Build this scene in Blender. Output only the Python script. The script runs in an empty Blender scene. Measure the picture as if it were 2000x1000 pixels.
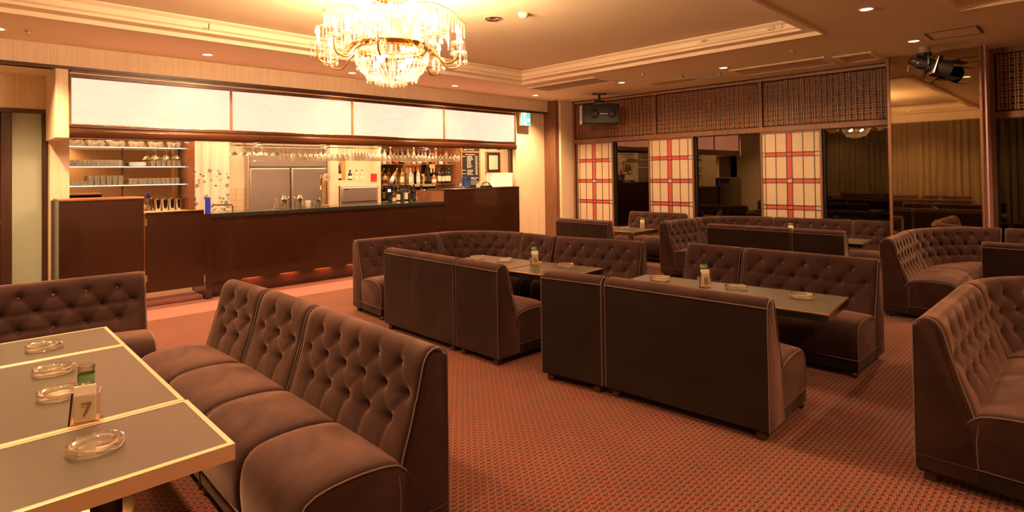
import bpy, bmesh, math, random
import numpy as np
from mathutils import Matrix, Vector
random.seed(7)
SC = bpy.context.scene
ORD = 'first second third fourth fifth sixth seventh eighth ninth tenth eleventh twelfth thirteenth fourteenth fifteenth sixteenth seventeenth'.split()
COL = SC.collection
PI = math.pi

# ---------------------------------------------------------------- camera, world, exposure, room lights
H = 1.50
F, YAW, PITCH, ROLL, CY = 1120.7, math.radians(45.5904), math.radians(.9474), math.radians(-.7801), 320.2
def cam_axes():
    cy, sy = math.cos(YAW), math.sin(YAW)
    fwd, right, up = Vector((cy, sy, 0)), Vector((sy, -cy, 0)), Vector((0, 0, 1))
    f2 = fwd*math.cos(PITCH) + up*math.sin(PITCH); u2 = up*math.cos(PITCH) - fwd*math.sin(PITCH)
    r3 = right*math.cos(ROLL) + u2*math.sin(ROLL); u3 = u2*math.cos(ROLL) - right*math.sin(ROLL)
    return r3, u3, f2
r3, u3, f2 = cam_axes()
cd = bpy.data.cameras.new('camera'); cam = bpy.data.objects.new('camera', cd); COL.objects.link(cam)
cd.sensor_width = 36; cd.lens = F/2000*36; cd.shift_y = -(500-CY)/2000; cd.clip_start = .02; cd.clip_end = 100
m = Matrix.Identity(4)
for i, v in enumerate((r3, u3, -f2)):
    for k in range(3): m[k][i] = v[k]
m.translation = (0, 0, H); cam.matrix_world = m
SC.camera = cam
w = bpy.data.worlds.new('night'); SC.world = w; w.use_nodes = True
w.node_tree.nodes['Background'].inputs[0].default_value = (.02, .03, .05, 1)
w.node_tree.nodes['Background'].inputs[1].default_value = .05
SC.view_settings.view_transform = 'Standard'; SC.view_settings.look = 'None'
SC.view_settings.exposure = 0.08; SC.view_settings.gamma = 1; SC.view_settings.use_curve_mapping = False

WARM = (1.0, .585, .285)
WARM2 = (1.0, .60, .32)
P_DOWN, P_BAR, P_SOFFIT, E_BULB, E_BOX, E_BOWL = 200.0, 22.0, 14.0, 1250.0, 1.0, 450.0
def spot(name, loc, power, angle=130, blend=.8, color=WARM, size=.05, aim=None):
    d = bpy.data.lights.new(name, 'SPOT'); d.energy = power; d.spot_size = math.radians(angle); d.spot_blend = blend
    d.color = color; d.shadow_soft_size = size
    o = bpy.data.objects.new(name, d); COL.objects.link(o); o.location = loc
    if aim: o.rotation_euler = (Vector(aim)-Vector(loc)).to_track_quat('-Z', 'Y').to_euler()
    return o
def area(name, loc, sx, sy, power, color=WARM, aim=None):
    d = bpy.data.lights.new(name, 'AREA'); d.shape = 'RECTANGLE'; d.size = sx; d.size_y = sy; d.energy = power; d.color = color
    o = bpy.data.objects.new(name, d); COL.objects.link(o); o.location = loc
    if aim: o.rotation_euler = (Vector(aim)-Vector(loc)).to_track_quat('-Z', 'Y').to_euler()
    return o
ZC, ZU, XW, YB = 2.94, 3.11, 9.09, 7.731
DOWN = [(.32, 7.263), (2.149, 7.255), (4.02, 7.273), (5.86, 7.28), (7.734, 7.25), (7.718, 5.334), (7.727, 3.635), (7.80, 1.43)]
DOWN_OUT = [(5.9, 1.43), (4.05, 1.43), (2.2, 1.43), (.35, 1.43), (.30, 3.3), (.0, 5.4), (3.6, -1.0), (7.8, -.6), (1.9, -.75), (.3, -3.9), (2.2, -3.9)]  # out of view; several placed to brighten seats, sofa ends and rear wall
for i, (x, y) in enumerate(DOWN): spot('downlight_lamp', (x, y, ZC-.035), P_DOWN*(2.0 if y > 7 else 1.0), 128 if y > 7 else 160)
for (x, y), q in zip(DOWN_OUT, (.15, .2, .5, .8, 1.5, 1.4, 1.6, .9, .35, 1.2, 1.2)): spot('downlight_lamp', (x, y, ZC-.035), P_DOWN*q)
SOFFIT = [1.318, 2.142, 3.03, 4.0, 4.93, 5.85, 6.70, 7.55]
for x in SOFFIT: spot('bar_soffit_lamp', (x, 8.06, 1.94), P_SOFFIT, 150, .6, WARM2, .03)
area('bar_fill_lamp', (4.4, 8.6, 2.28), 6.4, .5, P_BAR*5, WARM2); area('bar_fill_lamp', (8.25, 8.55, 2.28), .7, .5, P_BAR*1.1, WARM2)  # unseen fill lamps added to brighten the bar interior and menu wall
for i in range(7): area('toe_kick_lamp', (2.85+i*.5, 7.768, .178), .22, .02, 1.1, (1, .24, .06), aim=(2.85+i*.5, 7.84, .150))

# ---------------------------------------------------------------- materials
MATS = {}
def nm(name):
    m = bpy.data.materials.new(name); m.use_nodes = True
    return m, m.node_tree, m.node_tree.nodes['Principled BSDF']
def setp(b, **k):
    for a, v in k.items():
        a = a.replace('_', ' ')
        i = b.inputs[a]
        i.default_value = (*v, 1) if isinstance(v, tuple) and len(v) == 3 and i.type == 'RGBA' else v
def N(t, typ, **k):
    n = t.nodes.new(typ)
    for a, v in k.items():
        if a in ('scale', 'detail', 'rough', 'dist', 'fac'):
            nmx = {'scale': 'Scale', 'detail': 'Detail', 'rough': 'Roughness', 'dist': 'Distortion', 'fac': 'Fac'}[a]; n.inputs[nmx].default_value = v
        else: setattr(n, a, v)
    return n
def L(t, a, ao, b, bi): t.links.new(a.outputs[ao], b.inputs[bi])
def ramp(t, src, out, stops):
    r = t.nodes.new('ShaderNodeValToRGB'); e = r.color_ramp.elements
    while len(e) < len(stops): e.new(.5)
    for i, (p, c) in enumerate(stops): e[i].position = p; e[i].color = (*c, 1)
    L(t, src, out, r, 0); return r
def coords(t, scale=(1, 1, 1), rot=(0, 0, 0), kind='Object'):
    c = t.nodes.new('ShaderNodeTexCoord'); mp = t.nodes.new('ShaderNodeMapping')
    mp.inputs['Scale'].default_value = scale; mp.inputs['Rotation'].default_value = rot
    L(t, c, kind, mp, 0); return mp
def bump(t, b, src, out, strength, dist=.01):
    n = t.nodes.new('ShaderNodeBump'); n.inputs['Strength'].default_value = strength; n.inputs['Distance'].default_value = dist
    L(t, src, out, n, 'Height'); L(t, n, 0, b, 'Normal')
def plain(name, col, rough=.5, metal=0., spec=.5, noise=.0, nscale=30, **k):
    m, t, b = nm(name); setp(b, Base_Color=col, Roughness=rough, Metallic=metal, Specular_IOR_Level=spec, **k)
    if noise:
        mp = coords(t); n = N(t, 'ShaderNodeTexNoise', scale=nscale, detail=4.); L(t, mp, 0, n, 0)
        r = ramp(t, n, 0, [(.3, tuple(c*(1-noise) for c in col)), (.7, tuple(min(1, c*(1+noise)) for c in col))]); L(t, r, 0, b, 'Base Color')
    MATS[name] = m; return m
def emit(name, col, s):
    m, t, b = nm(name); setp(b, Base_Color=(0, 0, 0), Emission_Color=col, Emission_Strength=s, Roughness=.6); MATS[name] = m; return m

def mk_velvet(name, c0, c1, sheen, edge):
    m, t, b = nm(name); mp = coords(t)
    n = N(t, 'ShaderNodeTexNoise', scale=4., detail=4., rough=.55, dist=.8); L(t, mp, 0, n, 0)
    n2 = N(t, 'ShaderNodeTexNoise', scale=420., detail=2.); L(t, mp, 0, n2, 0)
    r = ramp(t, n, 0, [(.30, c0), (.85, c1)])
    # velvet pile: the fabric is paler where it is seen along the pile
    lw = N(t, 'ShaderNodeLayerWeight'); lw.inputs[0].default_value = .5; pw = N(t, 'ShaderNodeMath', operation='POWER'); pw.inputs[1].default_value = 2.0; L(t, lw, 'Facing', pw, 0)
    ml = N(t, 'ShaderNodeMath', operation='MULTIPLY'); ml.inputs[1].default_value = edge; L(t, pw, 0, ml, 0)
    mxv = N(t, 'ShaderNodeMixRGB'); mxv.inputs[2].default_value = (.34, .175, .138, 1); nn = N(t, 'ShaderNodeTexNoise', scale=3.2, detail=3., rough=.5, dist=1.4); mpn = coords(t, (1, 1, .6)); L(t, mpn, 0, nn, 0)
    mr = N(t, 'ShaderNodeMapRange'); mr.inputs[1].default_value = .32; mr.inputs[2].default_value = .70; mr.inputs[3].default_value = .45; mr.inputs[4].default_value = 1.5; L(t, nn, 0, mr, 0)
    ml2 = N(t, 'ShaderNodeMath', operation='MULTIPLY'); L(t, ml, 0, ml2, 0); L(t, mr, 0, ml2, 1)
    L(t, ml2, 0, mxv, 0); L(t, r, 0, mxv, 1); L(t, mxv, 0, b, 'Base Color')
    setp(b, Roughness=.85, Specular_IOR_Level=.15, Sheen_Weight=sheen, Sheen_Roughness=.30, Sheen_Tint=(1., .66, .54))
    bump(t, b, n2, 0, .25, .002); MATS[name] = m
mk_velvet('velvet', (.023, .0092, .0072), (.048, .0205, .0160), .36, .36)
mk_velvet('velvet_shaded', (.012, .0057, .0042), (.022, .0105, .0075), .12, .27)  # darker velvet copy: shade on backs and valances put into the colour
plain('piping', (.11, .058, .047), .8, Sheen_Weight=.3)
plain('button', (.115, .062, .052), .7, Sheen_Weight=.4)
plain('sofa_leg', (.05, .022, .012), .45)
plain('caster', (.12, .07, .03), .3, .7)
plain('brass', (.83, .55, .24), .26, 1., noise=.12, nscale=14)
plain('copper_trim', (.70, .49, .31), .42, .5)
plain('chrome', (.78, .74, .7), .12, 1.)
plain('gold', (.85, .52, .2), .22, 1.)
plain('dark_post', (.02, .012, .01), .4)
plain('black', (.006, .0055, .0055), .55)
plain('black_gloss', (.01, .009, .009), .15)
plain('white_paper', (.82, .76, .66), .8)
plain('white_box', (.85, .84, .84), .55)
plain('white', (.8, .78, .74), .5)
plain('grey', (.32, .3, .28), .5)
plain('red', (.75, .04, .05), .5)
plain('orange', (.8, .32, .08), .6)
plain('blue', (.03, .07, .25), .35)
plain('green', (.05, .25, .05), .4)
plain('steel', (.58, .50, .44), .36, .8)
plain('granite', (.02, .022, .018), .12, noise=.5, nscale=90)
plain('cream', (.84, .70, .50), .6)
plain('frosted', (.36, .41, .32), .45, spec=.6)
plain('label_cream', (.8, .72, .55), .7)
plain('label_black', (.03, .02, .02), .6)
plain('chalkboard', (.03, .022, .02), .7)
plain('oak', (.5, .24, .09), .45, noise=.2, nscale=12)
plain('lit_pink_carpet', (.27, .10, .078), .95, noise=.12, nscale=180)  # paler carpet colour that carries the lamplight by the bar and gate
plain('shoji_red', (.40, .066, .055), .6)
plain('shoji_grey', (.40, .33, .29), .6)
plain('vent', (.48, .36, .25), .6)
plain('vent_dark', (.10, .065, .045), .6)
plain('sprinkler', (.5, .42, .34), .3, .9)
plain('tile', (.80, .62, .40), .35)
# shoji paper
m, t, b = nm('shoji_paper'); mp = coords(t); n = N(t, 'ShaderNodeTexNoise', scale=160., detail=5.); L(t, mp, 0, n, 0)
r = ramp(t, n, 0, [(.3, (.42, .33, .225)), (.7, (.53, .425, .30))]); L(t, r, 0, b, 'Base Color'); setp(b, Roughness=.8); MATS['shoji_paper'] = m
# wood materials with stretched grain
def wood(name, c0, c1, rough, sc, coat=0., spec=.5):
    m, t, b = nm(name); mp = coords(t, sc); n = N(t, 'ShaderNodeTexNoise', scale=3., detail=6., dist=.3); L(t, mp, 0, n, 0)
    r = ramp(t, n, 0, [(.3, c0), (.7, c1)]); L(t, r, 0, b, 'Base Color'); setp(b, Roughness=rough, Coat_Weight=coat, Coat_Roughness=.05, Specular_IOR_Level=spec)
    MATS[name] = m
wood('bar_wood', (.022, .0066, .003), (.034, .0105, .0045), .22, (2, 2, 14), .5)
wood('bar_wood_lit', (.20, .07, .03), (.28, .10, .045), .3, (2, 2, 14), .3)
wood('cornice_gloss', (.055, .02, .008), (.08, .03, .012), .14, (1, 6, 6), .6)
wood('dark_wood', (.035, .012, .006), (.06, .022, .010), .35, (8, 8, .6), .2)
wood('frame_wood', (.13, .058, .026), (.20, .09, .042), .45, (9, 9, .8))
wood('lattice_wood', (.30, .155, .078), (.38, .20, .105), .5, (6, 6, 6))
# cream wallpaper with fine vertical threads
m, t, b = nm('wallpaper'); mp = coords(t, (26, 26, .25)); n = N(t, 'ShaderNodeTexNoise', scale=5., detail=6.); L(t, mp, 0, n, 0)
r = ramp(t, n, 0, [(.25, (.62, .49, .33)), (.75, (.84, .69, .49))]); L(t, r, 0, b, 'Base Color'); setp(b, Roughness=.7); bump(t, b, n, 0, .15, .004); MATS['wallpaper'] = m
plain('lattice_back', (.20, .105, .055), .5)
plain('mauve_wall', (.42, .25, .26), .7)
# plaster ceiling
m, t, b = nm('plaster'); mp = coords(t); n = N(t, 'ShaderNodeTexNoise', scale=70., detail=6.); L(t, mp, 0, n, 0)
r = ramp(t, n, 0, [(.2, (.76, .66, .43)), (.8, (.83, .73, .48))]); L(t, r, 0, b, 'Base Color'); setp(b, Roughness=.85); bump(t, b, n, 0, .2, .005); MATS['plaster'] = m
plain('cornice', (.84, .73, .52), .6)
# carpet: staggered rows of dark ovals with tan crescents on brick red
m, t, b = nm('carpet')
def mth(op, a, b_=None, c_=None):
    n = N(t, 'ShaderNodeMath', operation=op)
    for i, v in enumerate((a, b_, c_)):
        if v is None: continue
        if isinstance(v, (int, float)): n.inputs[i].default_value = v
        else: t.links.new(v, n.inputs[i])
    return n.outputs[0]
tc = t.nodes.new('ShaderNodeTexCoord'); jn = N(t, 'ShaderNodeTexNoise', scale=60., detail=2.); L(t, tc, 'Object', jn, 0)
sp3 = N(t, 'ShaderNodeSeparateXYZ'); L(t, tc, 'Object', sp3, 0)
Yq = mth('MULTIPLY_ADD', jn.outputs[0], .10, mth('MULTIPLY', sp3.outputs[1], 1/.0275)); Xq = mth('SUBTRACT', mth('MULTIPLY', sp3.outputs[0], 1/.0455), mth('MULTIPLY', Yq, .5))
wv = mth('SINE', mth('MULTIPLY', Xq, 2*PI)); fy = mth('FRACT', mth('MULTIPLY_ADD', wv, .17, Yq))
RED, TAN, OV, GAP = (.215, .034, .022), (.175, .083, .036), (.028, .0125, .007), (.055, .014, .009)
st = ramp(t, fy.node, 0, [(0.03, GAP), (.08, RED), (.28, RED), (.34, OV), (.66, OV), (.72, TAN), (.92, TAN), (.98, GAP)])
fx = mth('ABSOLUTE', mth('SUBTRACT', mth('FRACT', mth('ADD', Xq, .30)), .5)); em = mth('MULTIPLY', mth('SUBTRACT', fx, .37), 12.); em.node.use_clamp = True
st2 = ramp(t, fy.node, 0, [(0, GAP), (.10, RED), (.48, RED), (.60, TAN), (.93, TAN), (1, GAP)])
mx2 = N(t, 'ShaderNodeMixRGB'); t.links.new(em, mx2.inputs[0]); L(t, st, 0, mx2, 1); L(t, st2, 0, mx2, 2)
a1 = st
c3 = coords(t); nz = N(t, 'ShaderNodeTexNoise', scale=1.6, detail=4.); L(t, c3, 0, nz, 0)
rr = ramp(t, nz, 0, [(.3, (.86, .86, .86)), (.7, (1.05, 1.05, 1.05))]); mx3 = N(t, 'ShaderNodeMixRGB', blend_type='MULTIPLY'); mx3.inputs[0].default_value = 1
L(t, mx2, 0, mx3, 1); L(t, rr, 0, mx3, 2); L(t, mx3, 0, b, 'Base Color'); setp(b, Roughness=.95, Specular_IOR_Level=.1, Sheen_Weight=.15)
bump(t, b, a1, 0, .35, .004); MATS['carpet'] = m
# table laminate, brushed
m, t, b = nm('laminate'); mp = coords(t, (3, 60, 1)); n = N(t, 'ShaderNodeTexNoise', scale=6., detail=5.); L(t, mp, 0, n, 0)
r = ramp(t, n, 0, [(.3, (.085, .068, .048)), (.7, (.12, .097, .068))]); L(t, r, 0, b, 'Base Color'); setp(b, Roughness=.34, Metallic=.35, Specular_IOR_Level=.7); MATS['laminate'] = m
# clear glass (bent light is left out on purpose for the small pieces: thin-walled look)
def thin_glass(name, tint, refl, rough=.03, milk=.0):
    m = bpy.data.materials.new(name); m.use_nodes = True; t = m.node_tree; t.nodes.clear()
    o = t.nodes.new('ShaderNodeOutputMaterial'); tr = t.nodes.new('ShaderNodeBsdfTransparent'); gl = t.nodes.new('ShaderNodeBsdfGlossy'); mx = t.nodes.new('ShaderNodeMixShader')
    lw = t.nodes.new('ShaderNodeLayerWeight'); lw.inputs[0].default_value = refl
    tr.inputs[0].default_value = (*tint, 1); df = t.nodes.new('ShaderNodeBsdfTranslucent'); d2 = t.nodes.new('ShaderNodeBsdfDiffuse'); df.inputs[0].default_value = (1, .93, .8, 1); d2.inputs[0].default_value = (1, .93, .8, 1); m2 = t.nodes.new('ShaderNodeMixShader'); m3 = t.nodes.new('ShaderNodeMixShader'); m2.inputs[0].default_value = .5; m3.inputs[0].default_value = milk
    L(t, df, 0, m2, 1); L(t, d2, 0, m2, 2); L(t, tr, 0, m3, 1); L(t, m2, 0, m3, 2); gl.inputs[0].default_value = (1, .95, .88, 1); gl.inputs[1].default_value = rough
    L(t, lw, 'Facing', mx, 0); L(t, m3, 0, mx, 1); L(t, gl, 0, mx, 2); L(t, mx, 0, o, 0); MATS[name] = m
thin_glass('clear_glass', (.95, .95, .93), .5, .08, .16)
thin_glass('ash_glass', (.97, .97, .95), .5, .03, .05)
thin_glass('crystal', (.97, .95, .92), .5, .12, .09)
thin_glass('shelf_glass', (.78, .9, .82), .35)
thin_glass('acrylic', (.95, .94, .9), .22)
m, t, b = nm('heavy_glass'); setp(b, Base_Color=(1, .99, .97), Roughness=.02, Transmission_Weight=1., IOR=1.46); MATS['heavy_glass'] = m
def bottle_glass(name, col): plain(name, col, .08, Transmission_Weight=.35, Coat_Weight=.4)
bottle_glass('glass_brown', (.10, .03, .01)); bottle_glass('glass_green', (.03, .07, .02)); bottle_glass('glass_clear', (.72, .68, .62)); bottle_glass('glass_amber', (.55, .2, .03)); bottle_glass('glass_dark', (.015, .012, .012))
# bronze mirror and dark night window glass whose reflections are tinted orange for lamplight
m, t, b = nm('bronze_mirror'); mp = coords(t, (1, 2, 2)); n = N(t, 'ShaderNodeTexNoise', scale=3., detail=4.); L(t, mp, 0, n, 0)
setp(b, Base_Color=(.50, .385, .24), Metallic=1., Roughness=.025); bump(t, b, n, 0, .01, .002); MATS['bronze_mirror'] = m
plain('bar_mirror', (.72, .56, .36), .03, 1.)
m = bpy.data.materials.new('window_glass'); m.use_nodes = True; t = m.node_tree; t.nodes.clear()
o = t.nodes.new('ShaderNodeOutputMaterial'); tr = t.nodes.new('ShaderNodeBsdfTransparent'); gl = t.nodes.new('ShaderNodeBsdfGlossy'); mx = t.nodes.new('ShaderNodeMixShader'); lw = t.nodes.new('ShaderNodeFresnel')
lw.inputs[0].default_value = 1.95; tr.inputs[0].default_value = (.25, .24, .22, 1); gl.inputs[0].default_value = (1, .84, .58, 1); gl.inputs[1].default_value = .01
L(t, lw, 0, mx, 0); L(t, tr, 0, mx, 1); L(t, gl, 0, mx, 2); L(t, mx, 0, o, 0); MATS['window_glass'] = m
# lightbox paper
m, t, b = nm('lightbox_paper'); mp = coords(t, (2, 2, 6)); n = N(t, 'ShaderNodeTexNoise', scale=2.2, detail=6., dist=1.2); L(t, mp, 0, n, 0)
r = ramp(t, n, 0, [(.2, (2.2, .73, .48)), (.8, (2.3, .84, .60))]); L(t, r, 0, b, 'Emission Color'); setp(b, Base_Color=(.03, .025, .018), Emission_Strength=E_BOX, Roughness=.5, Specular_IOR_Level=.2); MATS['lightbox_paper'] = m
emit('bulb', (1, .60, .34), E_BULB); emit('bowl_bulb', (1, .60, .34), E_BOWL)
emit('lens', (1, .72, .42), 9.); emit('soffit_lens', (1, .75, .48), 9.)
emit('exit_green', (.10, .75, .52), 1.3); emit('exit_white', (.85, 1, .95), 1.3); emit('blue_glow', (.02, .06, .8), .3); emit('shelf_glow', (1, .82, .58), 2.5); emit('screen', (.5, .75, 1), 1.5)
# curtains
m, t, b = nm('curtain_gold'); mp = coords(t, (3, 3, 40)); n = N(t, 'ShaderNodeTexNoise', scale=3., detail=3.); L(t, mp, 0, n, 0)
r = ramp(t, n, 0, [(.3, (.14, .105, .055)), (.7, (.21, .155, .085))]); L(t, r, 0, b, 'Base Color'); setp(b, Roughness=.75); MATS['curtain_gold'] = m
m, t, b = nm('curtain_white'); setp(b, Base_Color=(.86, .79, .64), Roughness=.8); MATS['curtain_white'] = m
M = MATS

# ---------------------------------------------------------------- mesh helpers
class MB:
    def __init__(s): s.v = []; s.f = []
    def add(s, vs, fs):
        o = len(s.v); s.v += [tuple(v) for v in vs]; s.f += [tuple(i+o for i in f) for f in fs]; return s
    def box(s, x0, x1, y0, y1, z0, z1, c=0.):
        if x0 > x1: x0, x1 = x1, x0
        if y0 > y1: y0, y1 = y1, y0
        if z0 > z1: z0, z1 = z1, z0
        if c <= 0:
            return s.add([(x, y, z) for z in (z0, z1) for y in (y0, y1) for x in (x0, x1)],
                         [(0, 2, 3, 1), (4, 5, 7, 6), (0, 1, 5, 4), (2, 6, 7, 3), (0, 4, 6, 2), (1, 3, 7, 5)])
        def ring(i, z): return [(x0+i, y0+c, z), (x0+c, y0+i, z), (x1-c, y0+i, z), (x1-i, y0+c, z), (x1-i, y1-c, z), (x1-c, y1-i, z), (x0+c, y1-i, z), (x0+i, y1-c, z)]
        rs = [ring(c*.7, z0), ring(0, z0+c), ring(0, z1-c), ring(c*.7, z1)]
        vs = [p for r in rs for p in r]; fs = [tuple(range(7, -1, -1)), tuple(range(24, 32))]
        for k in range(3):
            for i in range(8): j = (i+1) % 8; fs.append((k*8+i, k*8+j, k*8+8+j, k*8+8+i))
        return s.add(vs, fs)
    def lathe(s, prof, n=16, c=(0, 0, 0), cap=True):
        vs = []; fs = []; k = len(prof)
        for r, z in prof:
            for i in range(n): a = 2*PI*i/n; vs.append((c[0]+r*math.cos(a), c[1]+r*math.sin(a), c[2]+z))
        for q in range(k-1):
            for i in range(n): j = (i+1) % n; fs.append((q*n+i, q*n+j, q*n+n+j, q*n+n+i))
        if cap: fs.append(tuple(range(n-1, -1, -1))); fs.append(tuple(range((k-1)*n, k*n)))
        return s.add(vs, fs)
    def tube(s, pts, r, n=6, closed=False):
        P = [Vector(p) for p in pts]; k = len(P); vs = []; fs = []; up = Vector((0, 0, 1)); pn = None
        for i in range(k):
            a = P[(i-1) % k] if (closed or i > 0) else P[i]; b2 = P[(i+1) % k] if (closed or i < k-1) else P[i]
            tdir = (b2-a).normalized() if (b2-a).length > 1e-9 else Vector((0, 0, 1))
            if pn is None: pn = tdir.cross(Vector((.31, .62, .72))).normalized()
            pn = (pn - tdir*pn.dot(tdir)).normalized(); q = tdir.cross(pn); rr = r[i] if isinstance(r, (list, tuple)) else r
            for j in range(n): an = 2*PI*j/n; vs.append(P[i] + (pn*math.cos(an)+q*math.sin(an))*rr)
        for i in range(k if closed else k-1):
            i2 = (i+1) % k
            for j in range(n): j2 = (j+1) % n; fs.append((i*n+j, i*n+j2, i2*n+j2, i2*n+j))
        if not closed: fs.append(tuple(range(n-1, -1, -1))); fs.append(tuple(range((k-1)*n, k*n)))
        return s.add(vs, fs)
    def prism(s, poly, axis, a, b):     # poly in the two other axes (order x,y,z minus axis)
        def p3(p, q): return {'x': (q, p[0], p[1]), 'y': (p[0], q, p[1]), 'z': (p[0], p[1], q)}[axis]
        n = len(poly); vs = [p3(p, a) for p in poly]+[p3(p, b) for p in poly]
        fs = [tuple(range(n-1, -1, -1)), tuple(range(n, 2*n))]+[(i, (i+1) % n, n+(i+1) % n, n+i) for i in range(n)]
        return s.add(vs, fs)
    def ico(s, c, r, sz=1.0):
        x, y, z = c
        vs = [(x, y, z+r*sz)]
        for zz, q in ((.5, .86), (-.5, .86)):
            for k in range(6): a = k*PI/3+(zz < 0)*.5; vs.append((x+r*q*math.cos(a), y+r*q*math.sin(a), z+r*sz*zz))
        vs.append((x, y, z-r*sz)); fs = []
        for k in range(6): j = (k+1) % 6; fs += [(0, 1+k, 1+j), (1+k, 7+k, 7+j, 1+j), (13, 7+j, 7+k)]
        return s.add(vs, fs)
    def sphere(s, c, r, n=8, k=6, sz=1.):
        return s.lathe([(r*math.sin(PI*i/k)+1e-5, -r*sz*math.cos(PI*i/k)) for i in range(k+1)], n, c)
    def mesh(s, name, mat, smooth=30):
        me = bpy.data.meshes.new(name); me.from_pydata([tuple(v) for v in s.v], [], s.f)
        bm = bmesh.new(); bm.from_mesh(me); bmesh.ops.recalc_face_normals(bm, faces=bm.faces); bm.to_mesh(me); bm.free()
        me.materials.append(M[mat])
        if smooth: me.shade_smooth(); me.set_sharp_from_angle(angle=math.radians(smooth))
        return me
    def build(s, name, mat, parent=None, smooth=30, loc=None): return ob(name, s.mesh(name, mat, smooth), parent, loc)
def ob(name, me, parent=None, loc=None, rotz=0):
    o = bpy.data.objects.new(name, me); COL.objects.link(o)
    if parent: o.parent = parent
    if loc: o.location = loc
    if rotz: o.rotation_euler = (0, 0, rotz)
    return o
def tag(o, label=None, cat=None, group=None, kind=None):
    for k, v in (('label', label), ('category', cat), ('group', group), ('kind', kind)):
        if v: o[k] = v
    return o
def thing(name, label, cat, loc=(0, 0, 0), rotz=0, group=None, kind=None):
    o = bpy.data.objects.new(name, None); COL.objects.link(o); o.location = loc; o.rotation_euler = (0, 0, rotz); o.empty_display_size = .1
    return tag(o, label, cat, group, kind)
def struct(name, mb, mat, smooth=0): return tag(mb.build(name, mat, None, smooth), kind='structure')
def sroot(name, loc=(0, 0, 0)):
    o = bpy.data.objects.new(name, None); COL.objects.link(o); o.location = loc; o['kind'] = 'structure'; return o
def box(*a, c=0.): return MB().box(*a, c=c)
#MARK
# ---------------------------------------------------------------- room shell
XL, YR = -1.05, -4.3
struct('floor', box(XL, 10.3, YR, 9.4, -.06, 0), 'carpet')
mb = MB(); xs = [XL, -.6, 6.62, 9.5]; ys = [YR, -3.2, .889, 1.99, 6.5, 7.76]
for i in range(3):
    for j in range(5):
        if i == 1 and j in (1, 3): continue
        mb.box(xs[i], xs[i+1], ys[j], ys[j+1], ZC, ZC+.3)
bmz = mb; struct('ceiling', bmz, 'plaster')
struct('ceiling_recess', box(-.62, 6.64, 1.97, 6.52, ZU, ZU+.1), 'plaster')
struct('ceiling_recess', box(-.62, 6.64, -3.22, .91, ZU, ZU+.1), 'plaster')
def ring_mesh(x0, x1, y0, y1, prof):
    mb = MB(); n = len(prof); vs = []
    for a, b in ((0, 0), (1, 0), (1, 1), (0, 1)):
        for d, z in prof: vs.append((x0+d if not a else x1-d, y0+d if not b else y1-d, z))
    fs = [(k*n+i, k*n+(i+1) % n, ((k+1) % 4)*n+(i+1) % n, ((k+1) % 4)*n+i) for k in range(4) for i in range(n)]
    return mb.add(vs, fs)
pr = [(-.012, ZC-.008), (.02, ZC-.012), (.03, ZC+.03), (.17, ZC+.035), (.17, ZC+.06), (.195, ZC+.075), (.20, ZC+.125), (.235, ZC+.15), (.235, ZU-.005), (-.012, ZU-.005)]
struct('trim_1', ring_mesh(-.6, 6.62, 1.99, 6.5, pr), 'cornice', 30)
struct('trim_2', ring_mesh(-.6, 6.62, -3.2, .889, pr), 'cornice', 30)
# bar fascia, corridor recess, back walls
struct('wall_back', box(XL, 8.72, YB, YB+.32, 2.715, ZC+.02), 'wallpaper')
struct('trim_3', box(XL, 8.70, YB-.022, YB+.05, 2.685, 2.717), 'dark_wood')
struct('wall_corridor', box(XL, .82, 8.62, 8.72, 2.31, 2.73), 'wallpaper')
struct('ceiling_corridor', box(XL, .81, YB+.03, 8.70, 2.715, 2.75), 'plaster')
struct('wall_pier', box(.80, .912, YB+.004, 8.60, 1.95, 2.72), 'wallpaper')
struct('wall_partition', box(.82, 1.0, 8.44, 9.3, 0, 2.3), 'wallpaper')
struct('wall_bar', box(.85, 9.6, 9.28, 9.38, 0, 2.42), 'cream')
struct('ceiling_bar', box(.85, 9.6, YB+.33, 9.38, 2.31, 2.37), 'plaster')
struct('column', box(7.79, 8.64, 7.84, 7.93, 0, 2.72), 'wallpaper')
struct('trim_4', box(8.60, 8.705, 7.53, 7.86, 0, ZC), 'frame_wood')
struct('wall_right_corner', box(8.70, 9.12, 7.48, 7.9, 0, ZC), 'wallpaper')
struct('wall_left', box(XL-.1, XL, YR, 8.7, 0, ZC+.2), 'cream')
struct('wall_front', box(XL, 9.5, YR-.1, YR, 0, ZC+.2), 'wallpaper')
struct('baseboard_left', box(XL, XL+.02, YR, 8.6, 0, .09), 'dark_wood')
struct('trim_5', box(XL, XL+.09, 1.0, 6.6, 2.72, ZC), 'cornice')
# corridor door with a frosted side pane
d = sroot('door_1', (0, 8.62, 0))
box(-.48, .405, .03, .07, 0, 2.26, c=.004).build('door_leaf', 'dark_wood', d)
hd = MB().lathe([(.001, 0), (.026, .003), (.026, .012), (.012, .016), (.012, .045), (.028, .05), (.03, .07), (.018, .085), (.001, .087)], 14)
k = hd.build('door_knob', 'brass', d); k.rotation_euler = (PI/2, 0, 0); k.location = (.375, .03, 1.03)
k2 = MB().lathe([(.001, 0), (.022, .002), (.022, .014), (.012, .018), (.001, .018)], 12).build('lock', 'brass', d); k2.rotation_euler = (PI/2, 0, 0); k2.location = (.378, .03, 1.14)
box(.405, .50, -.012, .09, 0, 2.27, c=.006).build('frame_post', 'dark_wood', d)
box(.765, .815, -.012, .09, 0, 2.27, c=.006).build('frame_post', 'dark_wood', d)
box(-.6, .815, -.014, .09, 2.27, 2.32, c=.006).build('frame_head', 'dark_wood', d)
box(.50, .765, .03, .045, 0, 2.27).build('pane', 'frosted', d)
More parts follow.
